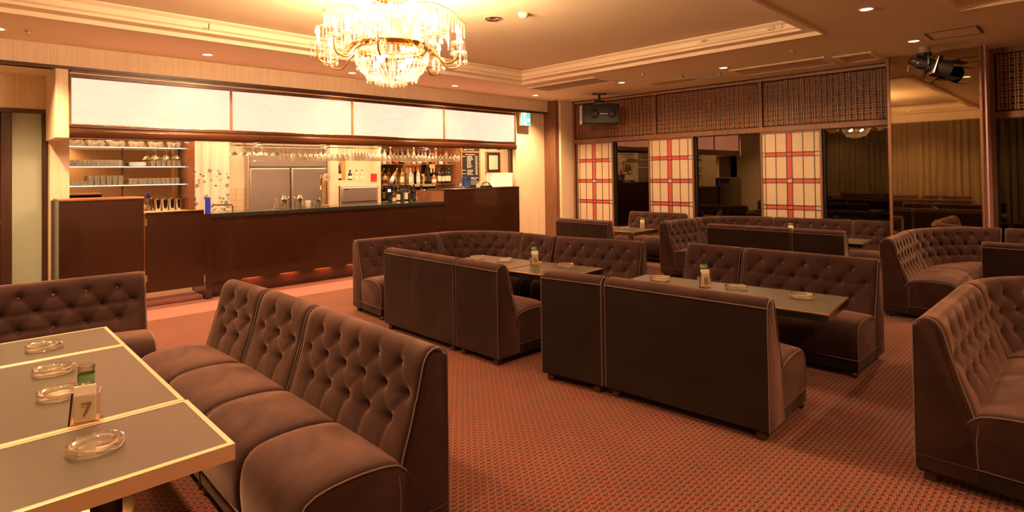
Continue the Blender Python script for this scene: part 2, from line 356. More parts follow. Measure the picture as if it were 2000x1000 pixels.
# door beyond the bar's far end
d = sroot('door_2', (0, 9.24, 0))
box(8.96, 9.14, -.03, .04, 0, 2.1, c=.006).build('frame_post', 'frame_wood', d)
box(9.14, 9.52, 0, .02, 0, 2.0).build('pane', 'frosted', d)
box(8.96, 9.55, -.03, .04, 2.0, 2.1, c=.006).build('frame_head', 'frame_wood', d)
# lamplight on the bar-side carpet made as a pink strip, and the low carpeted step at the gate
struct('floor_lit_band', MB().prism([(7.02, 0), (7.06, .012), (7.50, .014), (7.56, 0)], 'x', XL, 8.55), 'lit_pink_carpet')
struct('floor_step', box(1.62, 2.245, 7.78, 8.22, 0, .05, c=.01), 'lit_pink_carpet')
struct('floor_step', box(1.62, 2.245, 8.225, 8.9, 0, .13, c=.004), 'tile')

# ---------------------------------------------------------------- window wall
def frame_part(o, name, x0, x1, y0, y1, z0, z1, mat='frame_wood', c=.005): return box(x0, x1, y0, y1, z0, z1, c=c).build(name, mat, o)
struct('trim_6', box(XW-.015, XW+.12, 1.95, 7.48, 2.885, ZC, c=.004), 'lattice_wood')
struct('trim_14', box(XW-.022, XW, 1.95, 7.48, 2.922, ZC), 'black')  # black strip painted in for the shadow gap under the ceiling
struct('trim_7', box(XW-.03, XW+.14, 1.95, 7.48, 2.085, 2.168, c=.006), 'frame_wood')
struct('trim_8', box(XW-.02, XW+.12, 7.43, 7.48, 0, ZC, c=.004), 'frame_wood')
for i, y in enumerate((5.575, 3.685)): struct('trim_%d' % (9+i), box(XW-.018, XW+.12, y-.025, y+.025, 2.16, 2.89, c=.004), 'frame_wood')
struct('trim_11', box(XW-.02, XW+.12, -3.3, .93, 2.085, 2.168, c=.006), 'frame_wood')
struct('trim_12', box(XW-.02, XW+.12, -3.3, .93, 2.875, ZC, c=.004), 'frame_wood')
struct('trim_13', box(XW-.03, XW+.12, .86, .935, 0, 2.9, c=.004), 'frame_wood')
struct('wall_right', box(XW+.16, XW+.2, YR, 7.5, 2.10, ZC+.1), 'black')
struct('wall_right_lower', box(XW+.13, XW+.17, YR, 7.5, 0, .28), 'frame_wood')
# lattice transom panels, paired slats in both directions
sl_cache = {}
def lattice(y0, y1, label, group='lattice transom panels over the windows'):
    z0, z1 = 2.185, 2.872
    t = thing('lattice_panel', label, 'lattice', (XW+.03, (y0+y1)/2, z0), group=group)
    W = y1-y0; Hh = z1-z0
    def bar(key, mk):
        if key not in sl_cache: sl_cache[key] = mk().mesh('slat', 'lattice_wood', 0)
        return sl_cache[key]
    vb = bar(('v', round(Hh, 3)), lambda: box(-.012, .012, -.0042, .0042, 0, Hh)); hb = bar(('h', round(W, 3)), lambda: box(-.008, .016, -W/2, W/2, -.0042, .0042))
    n = max(2, round(W/.078))
    for i in range(n):
        y = -W/2+(i+.5)*W/n
        for s in (-.0145, .0145): ob('slat', vb, t, (0, y+s, 0))
    for i in range(9):
        z = (i+.5)*Hh/9
        for s in (-.0145, .0145): ob('slat', hb, t, (.006, 0, z+s))
    box(.085, .09, -W/2, W/2, 0, Hh).build('backing_board', 'lattice_back', t)
lattice(5.605, 7.425, 'brown paired-slat lattice panel nearest the bar, behind the hanging speaker')
lattice(3.715, 5.545, 'brown paired-slat lattice panel above the second paper screen and window')
lattice(1.955, 3.655, 'brown paired-slat lattice panel beside the top of the bronze mirror')
lattice(-.6, .85, 'brown paired-slat lattice panel beyond the mirror pillar at the picture edge')
# fixed windows
def window(i, y0, y1):
    o = sroot('window_%d' % i, (XW+.05, (y0+y1)/2, 0)); h = (y1-y0)/2
    for s in (-1, 1): box(-.02, .04, s*h-.03*(s > 0), s*h+.03*(s < 0), .25, 2.09, c=.004).build('frame_post', 'black', o)
    box(-.02, .04, -h, h, 2.075, 2.09, c=.003).build('frame_head', 'frame_wood', o)
    box(.015, .023, -h, h, .25, 2.09).build('pane', 'window_glass', o)
window(1, 5.72, 6.50); window(2, 3.70, 4.83); window(3, 1.95, 2.81); window(4, -3.2, .87)
# paper screens: frame, muntins, and every pane its own piece
def shoji(yc, label):
    t = thing('paper_screen', label, 'screen', (XW, yc, 0), group='shoji screens along the window wall')
    Wd = .885; zt = 2.085
    for s in (-1, 1): box(-.02, .02, s*Wd/2, s*(Wd/2-.028), .01, zt, c=.003).build('stile', 'frame_wood', t)
    for z in (.01, zt-.022): box(-.018, .018, -Wd/2+.028, Wd/2-.028, z, z+.022).build('rail', 'frame_wood', t)
    iw = Wd-.056; cols = [.075, .158, .158, .078, .158, .158]; cols = cols+[iw-sum(cols)]
    ye = [-iw/2]
    for c in cols: ye.append(ye[-1]+c)
    ze = [.032]
    for zc in (.128, .53, .932, 1.334, 1.736): ze += [zc-.031, zc+.031]
    ze += [zt-.022]
    mv = box(-.012, .012, -.0035, .0035, .032, zt-.022).mesh('muntin', 'dark_wood', 0); mh = box(-.011, .011, -iw/2, iw/2, -.003, .003).mesh('muntin', 'dark_wood', 0)
    for y in ye[1:-1]: ob('muntin', mv, t, (0, y, 0))
    for z in ze[1:-1]: ob('muntin', mh, t, (0, 0, z))
    pc = {}
    nr = len(ze)-1
    for r in range(nr):
        for c in range(7):
            redr = r % 2 == 1
            if redr: rr = (nr-1-r)//2; mat = 'shoji_red' if not ((rr % 2 == 0 and c in (0, 6)) or (rr % 2 == 1 and c == 3)) else 'shoji_grey'
            else: mat = 'shoji_red' if c == 3 else 'shoji_paper'
            w_, h_ = cols[c], ze[r+1]-ze[r]; key = (mat, round(w_, 3), round(h_, 3))
            if key not in pc: pc[key] = box(-.003, .003, -w_/2, w_/2, -h_/2, h_/2).mesh('pane', mat, 0)
            ob('pane', pc[key], t, (0, (ye[c]+ye[c+1])/2, (ze[r]+ze[r+1])/2))
shoji(6.945, 'red-crossed paper screen in the corner beside the cream wall')
shoji(5.276, 'red-crossed paper screen between the narrow and the wide dark window')
shoji(3.254, 'red-crossed paper screen nearest the bronze mirror pillar')
# mirror pillar
struct('pillar', box(8.735, XW+.1, .90, 1.90, 0, ZC), 'mauve_wall')
t = thing('wall_mirror', 'tall bronze-tinted mirror in a thin brown frame on the pillar', 'mirror', (8.735, 1.40, 0))
box(-.022, -.004, -.435, .47, .02, 2.93).build('mirror_glass', 'bronze_mirror', t)
box(-.04, -.002, .465, .50, .0, 2.935, c=.004).build('frame', 'frame_wood', t)
box(-.04, -.002, -.465, -.435, .0, 2.935, c=.004).build('frame', 'frame_wood', t)
# pleated gold curtains on the wall behind the camera (seen in the mirror)
def curtain(name, x0, y0, x1, y1, z0, z1, mat, label, amp=.035, wl=.17, seed=1):
    rnd = random.Random(seed); n = int(math.hypot(x1-x0, y1-y0)/.018); nz = 10; vs = []; fs = []
    ux, uy = (x1-x0)/n, (y1-y0)/n; ln = math.hypot(ux, uy); px, py_ = -uy/ln, ux/ln; ph = 0; col = []
    for i in range(n+1): ph += 2*PI*ln/(wl*(.7+.6*rnd.random())); col.append(ph)
    for side in (0, .004):
        for k in range(nz+1):
            q = k/nz
            for i in range(n+1):
                a = amp*(.55+.45*(1-q))*math.sin(col[i]+.6*math.sin(3*q+i*.05)) + .3*amp*math.sin(2.3*col[i]+q) + side
                vs.append((x0+ux*i+px*a, y0+uy*i+py_*a, z0+(z1-z0)*q))
    m_ = (n+1)*(nz+1)
    for k in range(nz):
        for i in range(n):
            a = k*(n+1)+i; fs.append((a, a+1, a+n+2, a+n+1)); fs.append((m_+a, m_+a+n+1, m_+a+n+2, m_+a+1))
    o = MB().add(vs, fs).build(name, mat, None, 60); tag(o, label, 'curtain'); return o
curtain('curtain', XL+.12, 1.2, XL+.12, 6.4, .03, 2.72, 'curtain_gold', 'gold pleated curtain covering the wall, seen in the mirror')
# ---------------------------------------------------------------- sofas
def catmull(P, n):
    P = [np.array(p, float) for p in P]; Q = [2*P[0]-P[1]]+P+[2*P[-1]-P[-2]]; out = []
    for i in range(1, len(Q)-2):
        for k in range(n):
            s = k/n; a, b, c, d = Q[i-1:i+3]
            out.append(.5*((2*b)+(c-a)*s+(2*a-5*b+4*c-d)*s*s+(3*b-a-3*c+d)*s**3))
    out.append(P[-1]); return np.array(out)
BACKP = [(.0, .735), (.006, .762), (.030, .783), (.062, .789), (.094, .776), (.118, .742), (.135, .68), (.160, .58), (.188, .48), (.215, .40), (.232, .33), (.236, .28)]
SEATP = [(.19, .33), (.24, .378), (.34, .398), (.46, .402), (.56, .393), (.615, .368), (.645, .32), (.655, .25), (.652, .18), (.645, .125)]
def resample(P, n):
    C = catmull(P, 12); L_ = np.concatenate([[0], np.cumsum(np.hypot(*np.diff(C, axis=0).T))]); s = np.linspace(0, L_[-1], n)
    return np.stack([np.interp(s, L_, C[:, k]) for k in (0, 1)], 1), s
def seg_dist(px, py, a, b):
    ax, ay = a; bx, by = b; dx, dy = bx-ax, by-ay; tt = np.clip(((px-ax)*dx+(py-ay)*dy)/(dx*dx+dy*dy), 0, 1)
    return np.hypot(px-ax-tt*dx, py-ay-tt*dy)
ROWS = (.700, .598, .485)
def back_grid(W, nb, nv=46):
    """front pad of the backrest: rows along the profile, columns along the width; returns points (u,d,z), button spots"""
    prof, s = resample(BACKP, nv); nu = max(12, int(W/.0135))+1; u = np.linspace(0, W, nu)
    T = np.gradient(prof, axis=0); T /= np.hypot(T[:, 0], T[:, 1])[:, None]; Nn = np.stack([-T[:, 1], T[:, 0]], 1)   # outward
    front = int(np.argmax(prof[:, 1]))
    def s_of(z): return np.interp(-z, -prof[front:, 1], s[front:])
    U, S = np.meshgrid(u, s); D = np.zeros_like(U); rows = []
    sp = W/(nb+.9)
    for k, z in enumerate(ROWS):
        n = nb+(k % 2); rows.append([(W/2+(i-(n-1)/2)*sp, s_of(z)) for i in range(n)])
    for r in rows:
        for bu, bs in r: D += .019*np.exp(-((U-bu)**2+(S-bs)**2)/(2*.019**2)) + .012*np.exp(-((U-bu)**2+(S-bs)**2)/(2*.05**2))
    for a, b in zip(rows, rows[1:]):
        for p in a:
            for q in b:
                if abs(p[0]-q[0]) < sp*.75: D += .0058*np.exp(-(seg_dist(U, S, p, q)/.010)**2)
    for p in rows[0]: D += .0045*np.exp(-(seg_dist(U, S, p, (p[0], p[1]-.07))/.012)**2)
    for p in rows[-1]: D += .0065*np.exp(-(seg_dist(U, S, p, (p[0], s[-1]))/.012)**2)
    for r in rows[1:]:
        for p, q in zip(r, r[1:]):
            mid_ = ((p[0]+q[0])/2, p[1]+.012)
            D += .0075*np.exp(-(np.minimum(seg_dist(U, S, p, mid_), seg_dist(U, S, mid_, q))/.011)**2)
    e = np.minimum(U, W-U); edge = np.clip(e/.05, 0, 1)
    D *= np.clip(e/.035, .0, 1)**.7
    rr = .032; x = np.clip(1-e/rr, 0, 1); D += rr*(1-np.sqrt(np.clip(1-x*x, 0, 1)))*np.clip((S-.01)/.03, 0, 1)
    D -= .006*np.clip((S-.10)/.1, 0, 1)*np.clip(e/.06, 0, 1)
    P = np.empty(U.shape+(3,)); P[..., 0] = U
    P[..., 1] = prof[:, 0][:, None]-Nn[:, 0][:, None]*D; P[..., 2] = prof[:, 1][:, None]-Nn[:, 1][:, None]*D
    btn = []
    for r in rows:
        for bu, bs in r:
            i = int(np.argmin(abs(s-bs))); j = int(np.argmin(abs(u-bu))); btn.append((bu, P[i, j, 1], P[i, j, 2], Nn[i]))
    return P, btn
def grid_solid(P, tail):
    """close a swept front surface: tail = extra (d,z) points finishing the cross-section; P rows x cols x 3"""
    nv, nu = P.shape[:2]; ext = np.empty((len(tail), nu, 3))
    for k, (d, z) in enumerate(tail): ext[k, :, 0] = P[0, :, 0]; ext[k, :, 1] = d; ext[k, :, 2] = z
    A = np.concatenate([P, ext]); n = A.shape[0]; fs = []
    for i in range(n):
        i2 = (i+1) % n
        for j in range(nu-1): fs.append((i*nu+j, i*nu+j+1, i2*nu+j+1, i2*nu+j))
    fs.append(tuple(i*nu for i in range(n))); fs.append(tuple(i*nu+nu-1 for i in range(n))[::-1])
    return A.reshape(-1, 3), fs
def seat_grid(u0, u1, crown=.026):
    prof, s = resample(SEATP, 26); W = u1-u0; nu = max(9, int(W/.04))+1; u = u0+W*(.5-.5*np.cos(np.linspace(0, PI, nu)))
    P = np.empty((26, nu, 3)); P[..., 0] = u[None]
    q = 1-np.abs(2*(u-u0)/W-1)**3; mid = np.exp(-((s-s[-1]*.42)/.20)**2)
    P[..., 1] = prof[:, 0][:, None]+.010*q[None]*np.clip((s-.35)/.15, 0, 1)[:, None]
    e = np.minimum(u-u0, u1-u); rr = .022; x = np.clip(1-e/rr, 0, 1); dn = rr*(1-np.sqrt(np.clip(1-x*x, 0, 1)))
    P[..., 2] = prof[:, 1][:, None]+crown*q[None]*mid[:, None]-dn[None]*np.clip((prof[:, 1]-.2)/.15, 0, 1)[:, None]
    P[..., 1] -= dn[None]*np.clip((s-.4)/.1, 0, 1)[:, None]
    return P, prof
def warp_none(u, d, z): return (u, d, z)
def corner_warp(rx, ry):
    # local: u 0..1 along the arc, starts at the side that continues a run facing -y and ends facing -x
    def f(u, d, z):
        th = PI/2*(1-u); return ((rx-d)*math.cos(th), (ry-d)*math.sin(th), z)
    return f
SOFA_CACHE = {}
def sofa_meshes(W, nb, cushions, corner=None):
    key = (W, nb, cushions, corner)
    if key in SOFA_CACHE: return SOFA_CACHE[key]
    wf = warp_none if not corner else (lambda f, W=W: (lambda u, d, z: f(u/W, d, z)))(corner_warp(*corner))
    def fin(name, vs, fs, mat, sm=40):
        mb = MB(); mb.add([wf(*v) for v in vs], fs); return mb.mesh(name, mat, sm)
    out = {'parts': [], 'btn': [], 'legs': [], 'casters': []}
    P, btn = back_grid(W, nb); vs, fs = grid_solid(P, [(.236, .06), (.0, .06)])
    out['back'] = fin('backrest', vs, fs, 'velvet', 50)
    for bu, bd, bz, nn in btn: out['btn'].append((wf(bu, bd, bz), ))
    # outer back panel
    nu = 2 if not corner else 15; mb = MB(); us = np.linspace(.006, W-.006, nu)
    vs = []; fs = []
    for d in (-.007, .002):
        for z in (.06, .738): vs += [(x, d, z) for x in us]
    def gi(a, b, i): return (a*2+b)*nu+i
    for i in range(nu-1):
        fs += [(gi(0, 0, i), gi(0, 0, i+1), gi(0, 1, i+1), gi(0, 1, i)), (gi(1, 0, i), gi(1, 1, i), gi(1, 1, i+1), gi(1, 0, i+1)), (gi(0, 1, i), gi(0, 1, i+1), gi(1, 1, i+1), gi(1, 1, i)), (gi(0, 0, i), gi(1, 0, i), gi(1, 0, i+1), gi(0, 0, i+1))]
    for i in (0, nu-1): fs.append((gi(0, 0, i), gi(0, 1, i), gi(1, 1, i), gi(1, 0, i)))
    out['panel'] = fin('back_panel', vs, fs, 'velvet_shaded', 30)
    out['seats'] = []
    for c in range(cushions):
        P, sp = seat_grid(W*c/cushions+.001, W*(c+1)/cushions-.001)
        if corner:   # keep the curved seat fine enough along the arc
            pass
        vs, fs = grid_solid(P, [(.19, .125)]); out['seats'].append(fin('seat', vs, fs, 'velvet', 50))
    # base valance
    nu = 2 if not corner else 13; us = np.linspace(.003, W-.003, nu); vs = []; fs = []
    sec = [(.004, .05), (.646, .05), (.650, .127), (.004, .127)]
    for x in us: vs += [(x, d, z) for d, z in sec]
    for i in range(nu-1):
        for k in range(4): k2 = (k+1) % 4; fs.append((i*4+k, i*4+k2, i*4+4+k2, i*4+4+k))
    fs += [(0, 1, 2, 3), tuple((nu-1)*4+k for k in (3, 2, 1, 0))]
    out['base'] = fin('base_valance', vs, fs, 'velvet_shaded', 0 if not corner else 30)
    # piping
    mb = MB(); prof, _ = resample(BACKP, 26); sp, _ = resample(SEATP, 20)
    def tube(pts, r=.0036): mb.tube([wf(*p) for p in pts], r, 5)
    for x, o in ((.003, -1), (W-.003, 1)):
        tube([(x, d-.006, z-.006) if z > .6 else (x, d-.004, z) for d, z in prof if z > .345])
        tube([(x, -.006, z) for z in np.linspace(.74, .06, 6)])
        tube([(x, .236, .33), (x, .228, .25), (x, .232, .128)])
        tube([(x, d-.002, z-.012 if z > .3 else z) for d, z in sp])
        tube([(x, .0, .128), (x, .648, .128)])
    ul = np.linspace(.003, W-.003, 2 if not corner else 16)
    tube([(x, -.007, .738) for x in ul]); tube([(x, .651, .128) for x in ul])
    out['piping'] = mb.mesh('piping', 'piping', 60)
    ins = .06 if not corner else .06*W
    for x in (ins, W-ins):
        out['legs'].append(wf(x, .045, 0)); out['casters'].append(wf(x if corner else x+(-.03 if x < W/2 else .03), .625 if not corner else .5, 0))
    SOFA_CACHE[key] = out; return out
leg_me = box(-.026, .026, -.026, .026, 0, .062, c=.003).mesh('leg', 'sofa_leg', 0)
cas = MB(); cas.sphere((0, 0, .023), .023, 10, 8); cas.lathe([(.010, .04), (.012, .062)], 8); caster_me = cas.mesh('caster', 'caster', 60)
btn_me = MB().sphere((0, 0, 0), .0135, 8, 6).mesh('button', 'button', 60)
SOFAS = []
def sofa(label, x, y, deg, W, nb, cushions=1, corner=None, group='brown velvet lounge sofas', name=None):
    mm = sofa_meshes(W, nb, cushions, corner)
    t = thing(name or ('corner_sofa' if corner else 'sofa'), label, 'sofa', (x, y, 0), math.radians(deg), group)
    bk = ob('backrest', mm['back'], t)
    for (p,) in mm['btn']: ob('button', btn_me, bk, p)
    ob('back_panel', mm['panel'], t); ob('base_valance', mm['base'], t); ob('piping', mm['piping'], t)
    for s in mm['seats']: ob('seat', s, t)
    for p in mm['legs']: ob('leg', leg_me, t, p)
    for p in mm['casters']: ob('caster', caster_me, t, p)
    SOFAS.append(t); return t
def sofa2(label, p, q, W, nb, cushions=1, **k):
    """p = the back corner where local u starts, q = direction point along the back (u axis); depth grows to the left of p->q"""
    return sofa(label, p[0], p[1], math.degrees(math.atan2(q[1]-p[1], q[0]-p[0])), W, nb, cushions, **k)
# near left group
sofa2('two-seat tufted sofa in front, nearest the camera, seen from its right end', (1.49, 1.93), (1.50, 3.0), 1.08, 5, 2)
sofa2('tufted single sofa seat between the two-seater in front and the far end unit', (1.50, 3.03), (1.50, 3.6), .63, 2)
sofa2('tufted single sofa seat at the bar end of the front left row', (1.495, 3.685), (1.46, 4.3), .58, 2)
sofa2('tufted sofa facing the camera behind the brass-edged tables, in front of the bar', (1.075, 5.21), (0, 5.30), 1.10, 5)
# middle group, back row
sofa2('long plain-backed sofa left of its single mate, its end beside the bar-side sofa', (3.05, 4.92), (3.041, 3.8), 1.10, 5)
sofa2('plain-backed single sofa with its right end open to the aisle, mid room', (3.041, 3.80), (3.043, 3.2), .52, 2)
sofa2('plain-backed single sofa left of the long one that stands in front mid room', (3.083, 2.86), (3.155, 2.3), .50, 2)
sofa2('long plain-backed sofa in the middle with brass caster showing at its right end', (3.154, 2.345), (3.206, 1.285), 1.065, 5)
# middle group, bar side and far side
sofa2('tufted sofa whose left end stands nearest the long low bar front', (4.27, 5.76), (3.22, 5.835), 1.06, 5)
sofa('curved tufted corner sofa joining the two runs in front of the tall bar end', 4.28, 4.84, 0, 1.25, 6, 1, (.70, .92))
sofa2('tufted single sofa right of the curved corner, behind the number stand', (4.95, 4.28), (4.97, 4.83), .53, 2)
sofa2('tufted long sofa at the end of the run, ashtray table before it', (5.12, 3.27), (4.94, 4.26), 1.01, 5)
sofa2('tufted single sofa behind the long table, left of the big two-seater', (5.29, 2.31), (5.29, 2.9), .54, 2)
sofa2('tufted two-seat sofa behind the long table, right end on the open carpet', (5.27, 1.21), (5.29, 2.3), 1.08, 5)
# right front group
sofa2('tufted sofa at the right edge in front, dark end panel to the aisle', (4.45, .625), (3.32, .64), 1.12, 5)
sofa('curved tufted corner sofa at the right edge, in front', 4.46, -.28, 0, 1.3, 6, 1, (.84, .905))
# right far group
sofa2('tufted sofa by the mirror with its end panel to the aisle', (7.73, 1.60), (6.79, 1.57), .95, 5)
sofa('curved tufted corner sofa under the bronze mirror', 7.74, .80, 0, 1.35, 7, 1, (1.06, .80))
sofa2('tufted sofa at the right edge under the window beyond the pillar', (8.83, -.30), (8.80, .78), 1.07, 5)
sofa2('plain-backed sofa at the right edge, before the curved corner by the mirror', (7.0, .79), (7.0, -.3), 1.08, 5)
# far middle group
sofa2('tufted sofa end with bright tufts beyond the middle tables, by the far aisle', (8.05, 4.37), (7.27, 4.41), .78, 4)
sofa('curved tufted corner sofa below the wide dark window', 8.06, 3.475, 0, 1.25, 6, 1, (.93, .895))
sofa2('tufted long sofa below the third paper screen', (9.05, 2.41), (8.98, 3.46), 1.05, 5)
sofa2('tufted single sofa against the foot of the mirror pillar', (9.06, 1.92), (9.06, 2.4), .47, 2)
sofa2('long plain-backed sofa in the far row, left of its single mate', (7.285, 3.70), (7.30, 2.63), 1.07, 5)
sofa2('plain-backed single sofa at the right end of the far row', (7.29, 2.61), (7.29, 2.0), .57, 2)
# far left group
sofa2('plain-backed sofa in the far corner beside the brown post', (6.86, 6.02), (6.78, 4.94), 1.06, 5)
sofa2('tufted sofa against the window wall behind table three', (8.93, 4.88), (8.87, 5.95), 1.06, 5, 2)
# wall bench behind the camera side (seen in the mirror)
for i, y in enumerate((2.2, 3.3, 4.4)): sofa2(('velvet sofa under the gold curtain nearest the camera', 'velvet sofa in the middle of the curtain wall', 'velvet sofa at the far end of the curtain wall')[i], (XL+.25, y+1.05), (XL+.25, y), 1.05, 5)
# ---------------------------------------------------------------- tables and what stands on them
TH = .60
tab_cache = {}
def table(label, x, y, deg, W, Ln, group='low lounge tables', mat='laminate', trim='dark'):
    """x,y = centre; W across (local x), Ln along (local y)"""
    t = thing('lounge_table', label, 'table', (x, y, 0), math.radians(deg), group)
    key = (W, Ln, trim)
    if key not in tab_cache:
        a, b = W/2, Ln/2; i = .012
        top = box(-a+i, a-i, -b+i, b-i, TH-.03, TH-.0015).mesh('tabletop', mat, 0)
        near = trim != 'dark'; i2 = .019 if near else .007
        prof = [(0, TH-.055 if near else TH-.012), (0, TH-.002), (.002, TH), (i2, TH), (i2, TH-.004), (i+.012, TH-.006), (i+.012, TH-.055 if near else TH-.012)]
        rim = ring_mesh(-a, a, -b, b, prof).mesh('edge_trim', trim if near else 'brass', 20)
        side = ring_mesh(-a+.002, a-.002, -b+.002, b-.002, [(0, TH-.05), (0, TH-.012), (.02, TH-.012), (.02, TH-.05)]).mesh('dark_edge', 'black_gloss', 20) if not near else None  # dark reflection on the metal side made as a black edge
        und = box(-a+.05, a-.05, -b+.05, b-.05, TH-.055, TH-.031).mesh('underframe', 'dark_post', 0)
        post = MB().lathe([(.045, .02), (.045, TH-.05)], 16).mesh('post', 'dark_post' if trim != 'brass' else 'brass', 40)
        fr = .25 if near else .17; base = MB().lathe([(fr-.005, 0), (fr, .008), (fr-.01, .016), (.09, .032), (.05, .05)], 28).mesh('foot', 'brass' if near else 'dark_post', 40)
        tab_cache[key] = (top, rim, und, post, base, side)
    top, rim, und, post, base, side = tab_cache[key]
    if side: ob('dark_edge', side, t)
    for n_, me in (('tabletop', top), ('edge_trim', rim), ('underframe', und)): ob(n_, me, t)
    for yy in ([0] if Ln < 1.3 else [-Ln*.12, Ln*.26]): ob('post', post, t, (0, yy, 0)); ob('foot', base, t, (0, yy, 0))
    return t
table('short brass-edged table end piece nearest the camera', .375, 2.338, 0, .635, .545, trim='copper_trim')
table('long brass-edged table in the middle of the near left row, number seven on it', .37, 3.165, 0, .63, 1.09, trim='copper_trim')
table('short brass-edged table end piece nearest the bar in the near left row', .37, 3.99, 0, .63, .535, trim='copper_trim')
table('brass-edged table under the curved corner by the bar, two ashtrays on it', 3.955, 4.36, 4.5, .63, .84)
table('brass-edged table before the tufted long sofa, one ashtray on it', 4.035, 3.58, 5, .63, .68)
table('long dark table with three ashtrays in the middle of the room', 4.13, 1.99, 5.4, .63, 1.56)
table('table with number three at the far window wall', 7.58, 5.12, 0, .64, .58, trim='brass')
table('table at the far wall behind the one with number three', 7.58, 5.72, 0, .64, .56, trim='brass')
table('far table whose right end shows past the plain-backed single sofa', 8.03, 2.78, 3, .57, 1.55)
ap = [(.010, .004), (.070, 0), (.078, .004), (.083, .018), (.080, .0285), (.0745, .029), (.069, .020), (.060, .018), (.057, .026), (.0535, .026), (.050, .010), (.012, .009), (.0005, .009)]
ash_me = MB().lathe([(.0005, 0)]+ap[1:], 36).mesh('ashtray', 'ash_glass', 50)
def ashtray(x, y, label):
    o = ob('ashtray', ash_me, None, (x, y, TH+.001)); tag(o, label, 'ashtray', 'clear glass ashtrays')
for x, y, l in [(.359, 3.939, 'clear glass ashtray on the short table end nearest the bar, near left'), (.346, 3.417, 'clear glass ashtray on the long near table, the one farther from number seven'),
                (.329, 3.028, 'clear glass ashtray half hidden behind the number seven stand'), (.348, 2.354, 'clear glass ashtray nearest the camera, on the front table end'),
                (4.0, 4.63, 'clear glass ashtray at the bar end of the mid table, half behind the sofa back'), (4.072, 4.289, 'clear glass ashtray left of the mid number stand'),
                (4.212, 3.584, 'clear glass ashtray right of the mid number stand'), (4.207, 2.56, 'clear glass ashtray on the left end of the long dark table'),
                (4.252, 1.938, 'clear glass ashtray in the middle of the long dark table'), (4.265, 1.471, 'clear glass ashtray at the right end of the long dark table'),
                (7.66, 5.28, 'clear glass ashtray beside number three')]: ashtray(x, y, l)
def digit(txt, size, parent, loc, rz, mat):
    c = bpy.data.curves.new('number', 'FONT'); c.body = txt; c.size = size; c.align_x = 'CENTER'; c.extrude = .0006
    tmp = bpy.data.objects.new('tmp', c); COL.objects.link(tmp); bpy.context.view_layer.update()
    me = bpy.data.meshes.new_from_object(tmp.evaluated_get(bpy.context.evaluated_depsgraph_get())); bpy.data.objects.remove(tmp); me.materials.clear(); me.materials.append(M[mat])
    o = bpy.data.objects.new('number', me); COL.objects.link(o); o.parent = parent; o.location = loc; o.rotation_euler = (PI/2, 0, rz); return o
plain('digit_gold', (.20, .11, .03), .4); plain('pen_black', (.015, .013, .013), .3); plain('mint_print', (.16, .32, .13), .7); plain('napkin', (.86, .78, .66), .85); plain('straw_dark', (.06, .05, .04), .4)
def number_stand(x, y, rz, num, label, mir=False, hh=.105, ww=.085, tall=True, who=''):
    t = thing('number_stand', label, 'number stand', (x, y, TH+.001), rz, 'acrylic table number stands')
    d = .036
    box(-ww/2, ww/2, -d, -d+.003, 0, hh).build('front_plate', 'acrylic', t, 0)
    box(-ww/2, ww/2, d-.003, d, 0, hh).build('rear_plate', 'acrylic', t, 0)
    for s in (-1, 1): box(s*ww/2-.0015, s*ww/2+.0015, -d, d, 0, hh).build('side_plate', 'acrylic', t, 0)
    box(-ww/2, ww/2, -d, d, 0, .003).build('base_plate', 'brass', t, 0)
    if num: digit(num, .072, t, (.004, -d-.0012, .026), 0, 'digit_gold')
    # what stands in it: folded napkins, a clear tumbler, a dark pen
    nk = box(-ww/2+.008, ww/2-.010, -d+.005, -d+.013, .004, hh+.032, c=.002).build('napkin_pack', 'napkin', None, 0)
    nk.matrix_world = t.matrix_basis.copy() if False else Matrix.Translation((x, y, TH+.001)) @ Matrix.Rotation(rz, 4, 'Z'); tag(nk, 'folded paper napkins in the number stand '+who, 'napkins', 'napkin packs in the number stands')
    if tall:
        gl = MB().lathe([(.0005, .003), (.024, .003), (.028, .205), (.0265, .205), (.0225, .008), (.0005, .008)], 18, (.0, .0, 0)).build('tumbler', 'acrylic', None)
        gl.matrix_world = Matrix.Translation((x, y, TH+.001)) @ Matrix.Rotation(rz, 4, 'Z') @ Matrix.Translation((0, .006, 0)); tag(gl, 'clear green-printed tumbler in the number stand '+who, 'tumbler', 'tumblers in the number stands')
        MB().lathe([(.0272, .145), (.0276, .172)], 18, (0, 0, 0), cap=False).build('green_print', 'mint_print', gl)
    pn = MB().tube([(-ww/2-.004, -d-.012, .004), (-ww/2+.006, -d-.004, .118)], .0035, 6).build('pen', 'pen_black', None)
    pn.matrix_world = Matrix.Translation((x, y, TH+.001)) @ Matrix.Rotation(rz, 4, 'Z'); tag(pn, 'dark pen leaning on the number stand '+who, 'pen', 'pens at the number stands')
fc = lambda x, y: math.atan2(y, x)-PI/2
number_stand(.365, 2.665, fc(.355, 2.66)-.10, '7', 'clear acrylic stand with a golden number 7 on the near table', who='with number 7')
number_stand(4.11, 3.90, fc(4.1, 3.9)+.2, '6', 'clear acrylic number stand with napkins on the mid table', who='on the mid table')
number_stand(4.19, 2.16, fc(4.2, 2.1)+.3, '8', 'clear acrylic stand with number 8 on the long dark table', who='on the long dark table')
number_stand(7.83, 5.06, fc(7.8, 5)-.1, '3', 'white number 3 stand on the far window table', who='on the far window table')
number_stand(8.2, 2.95, fc(8.2, 2.95), '', 'number stand just showing above the gap of the far plain-backed sofas', who='behind the far sofa backs')

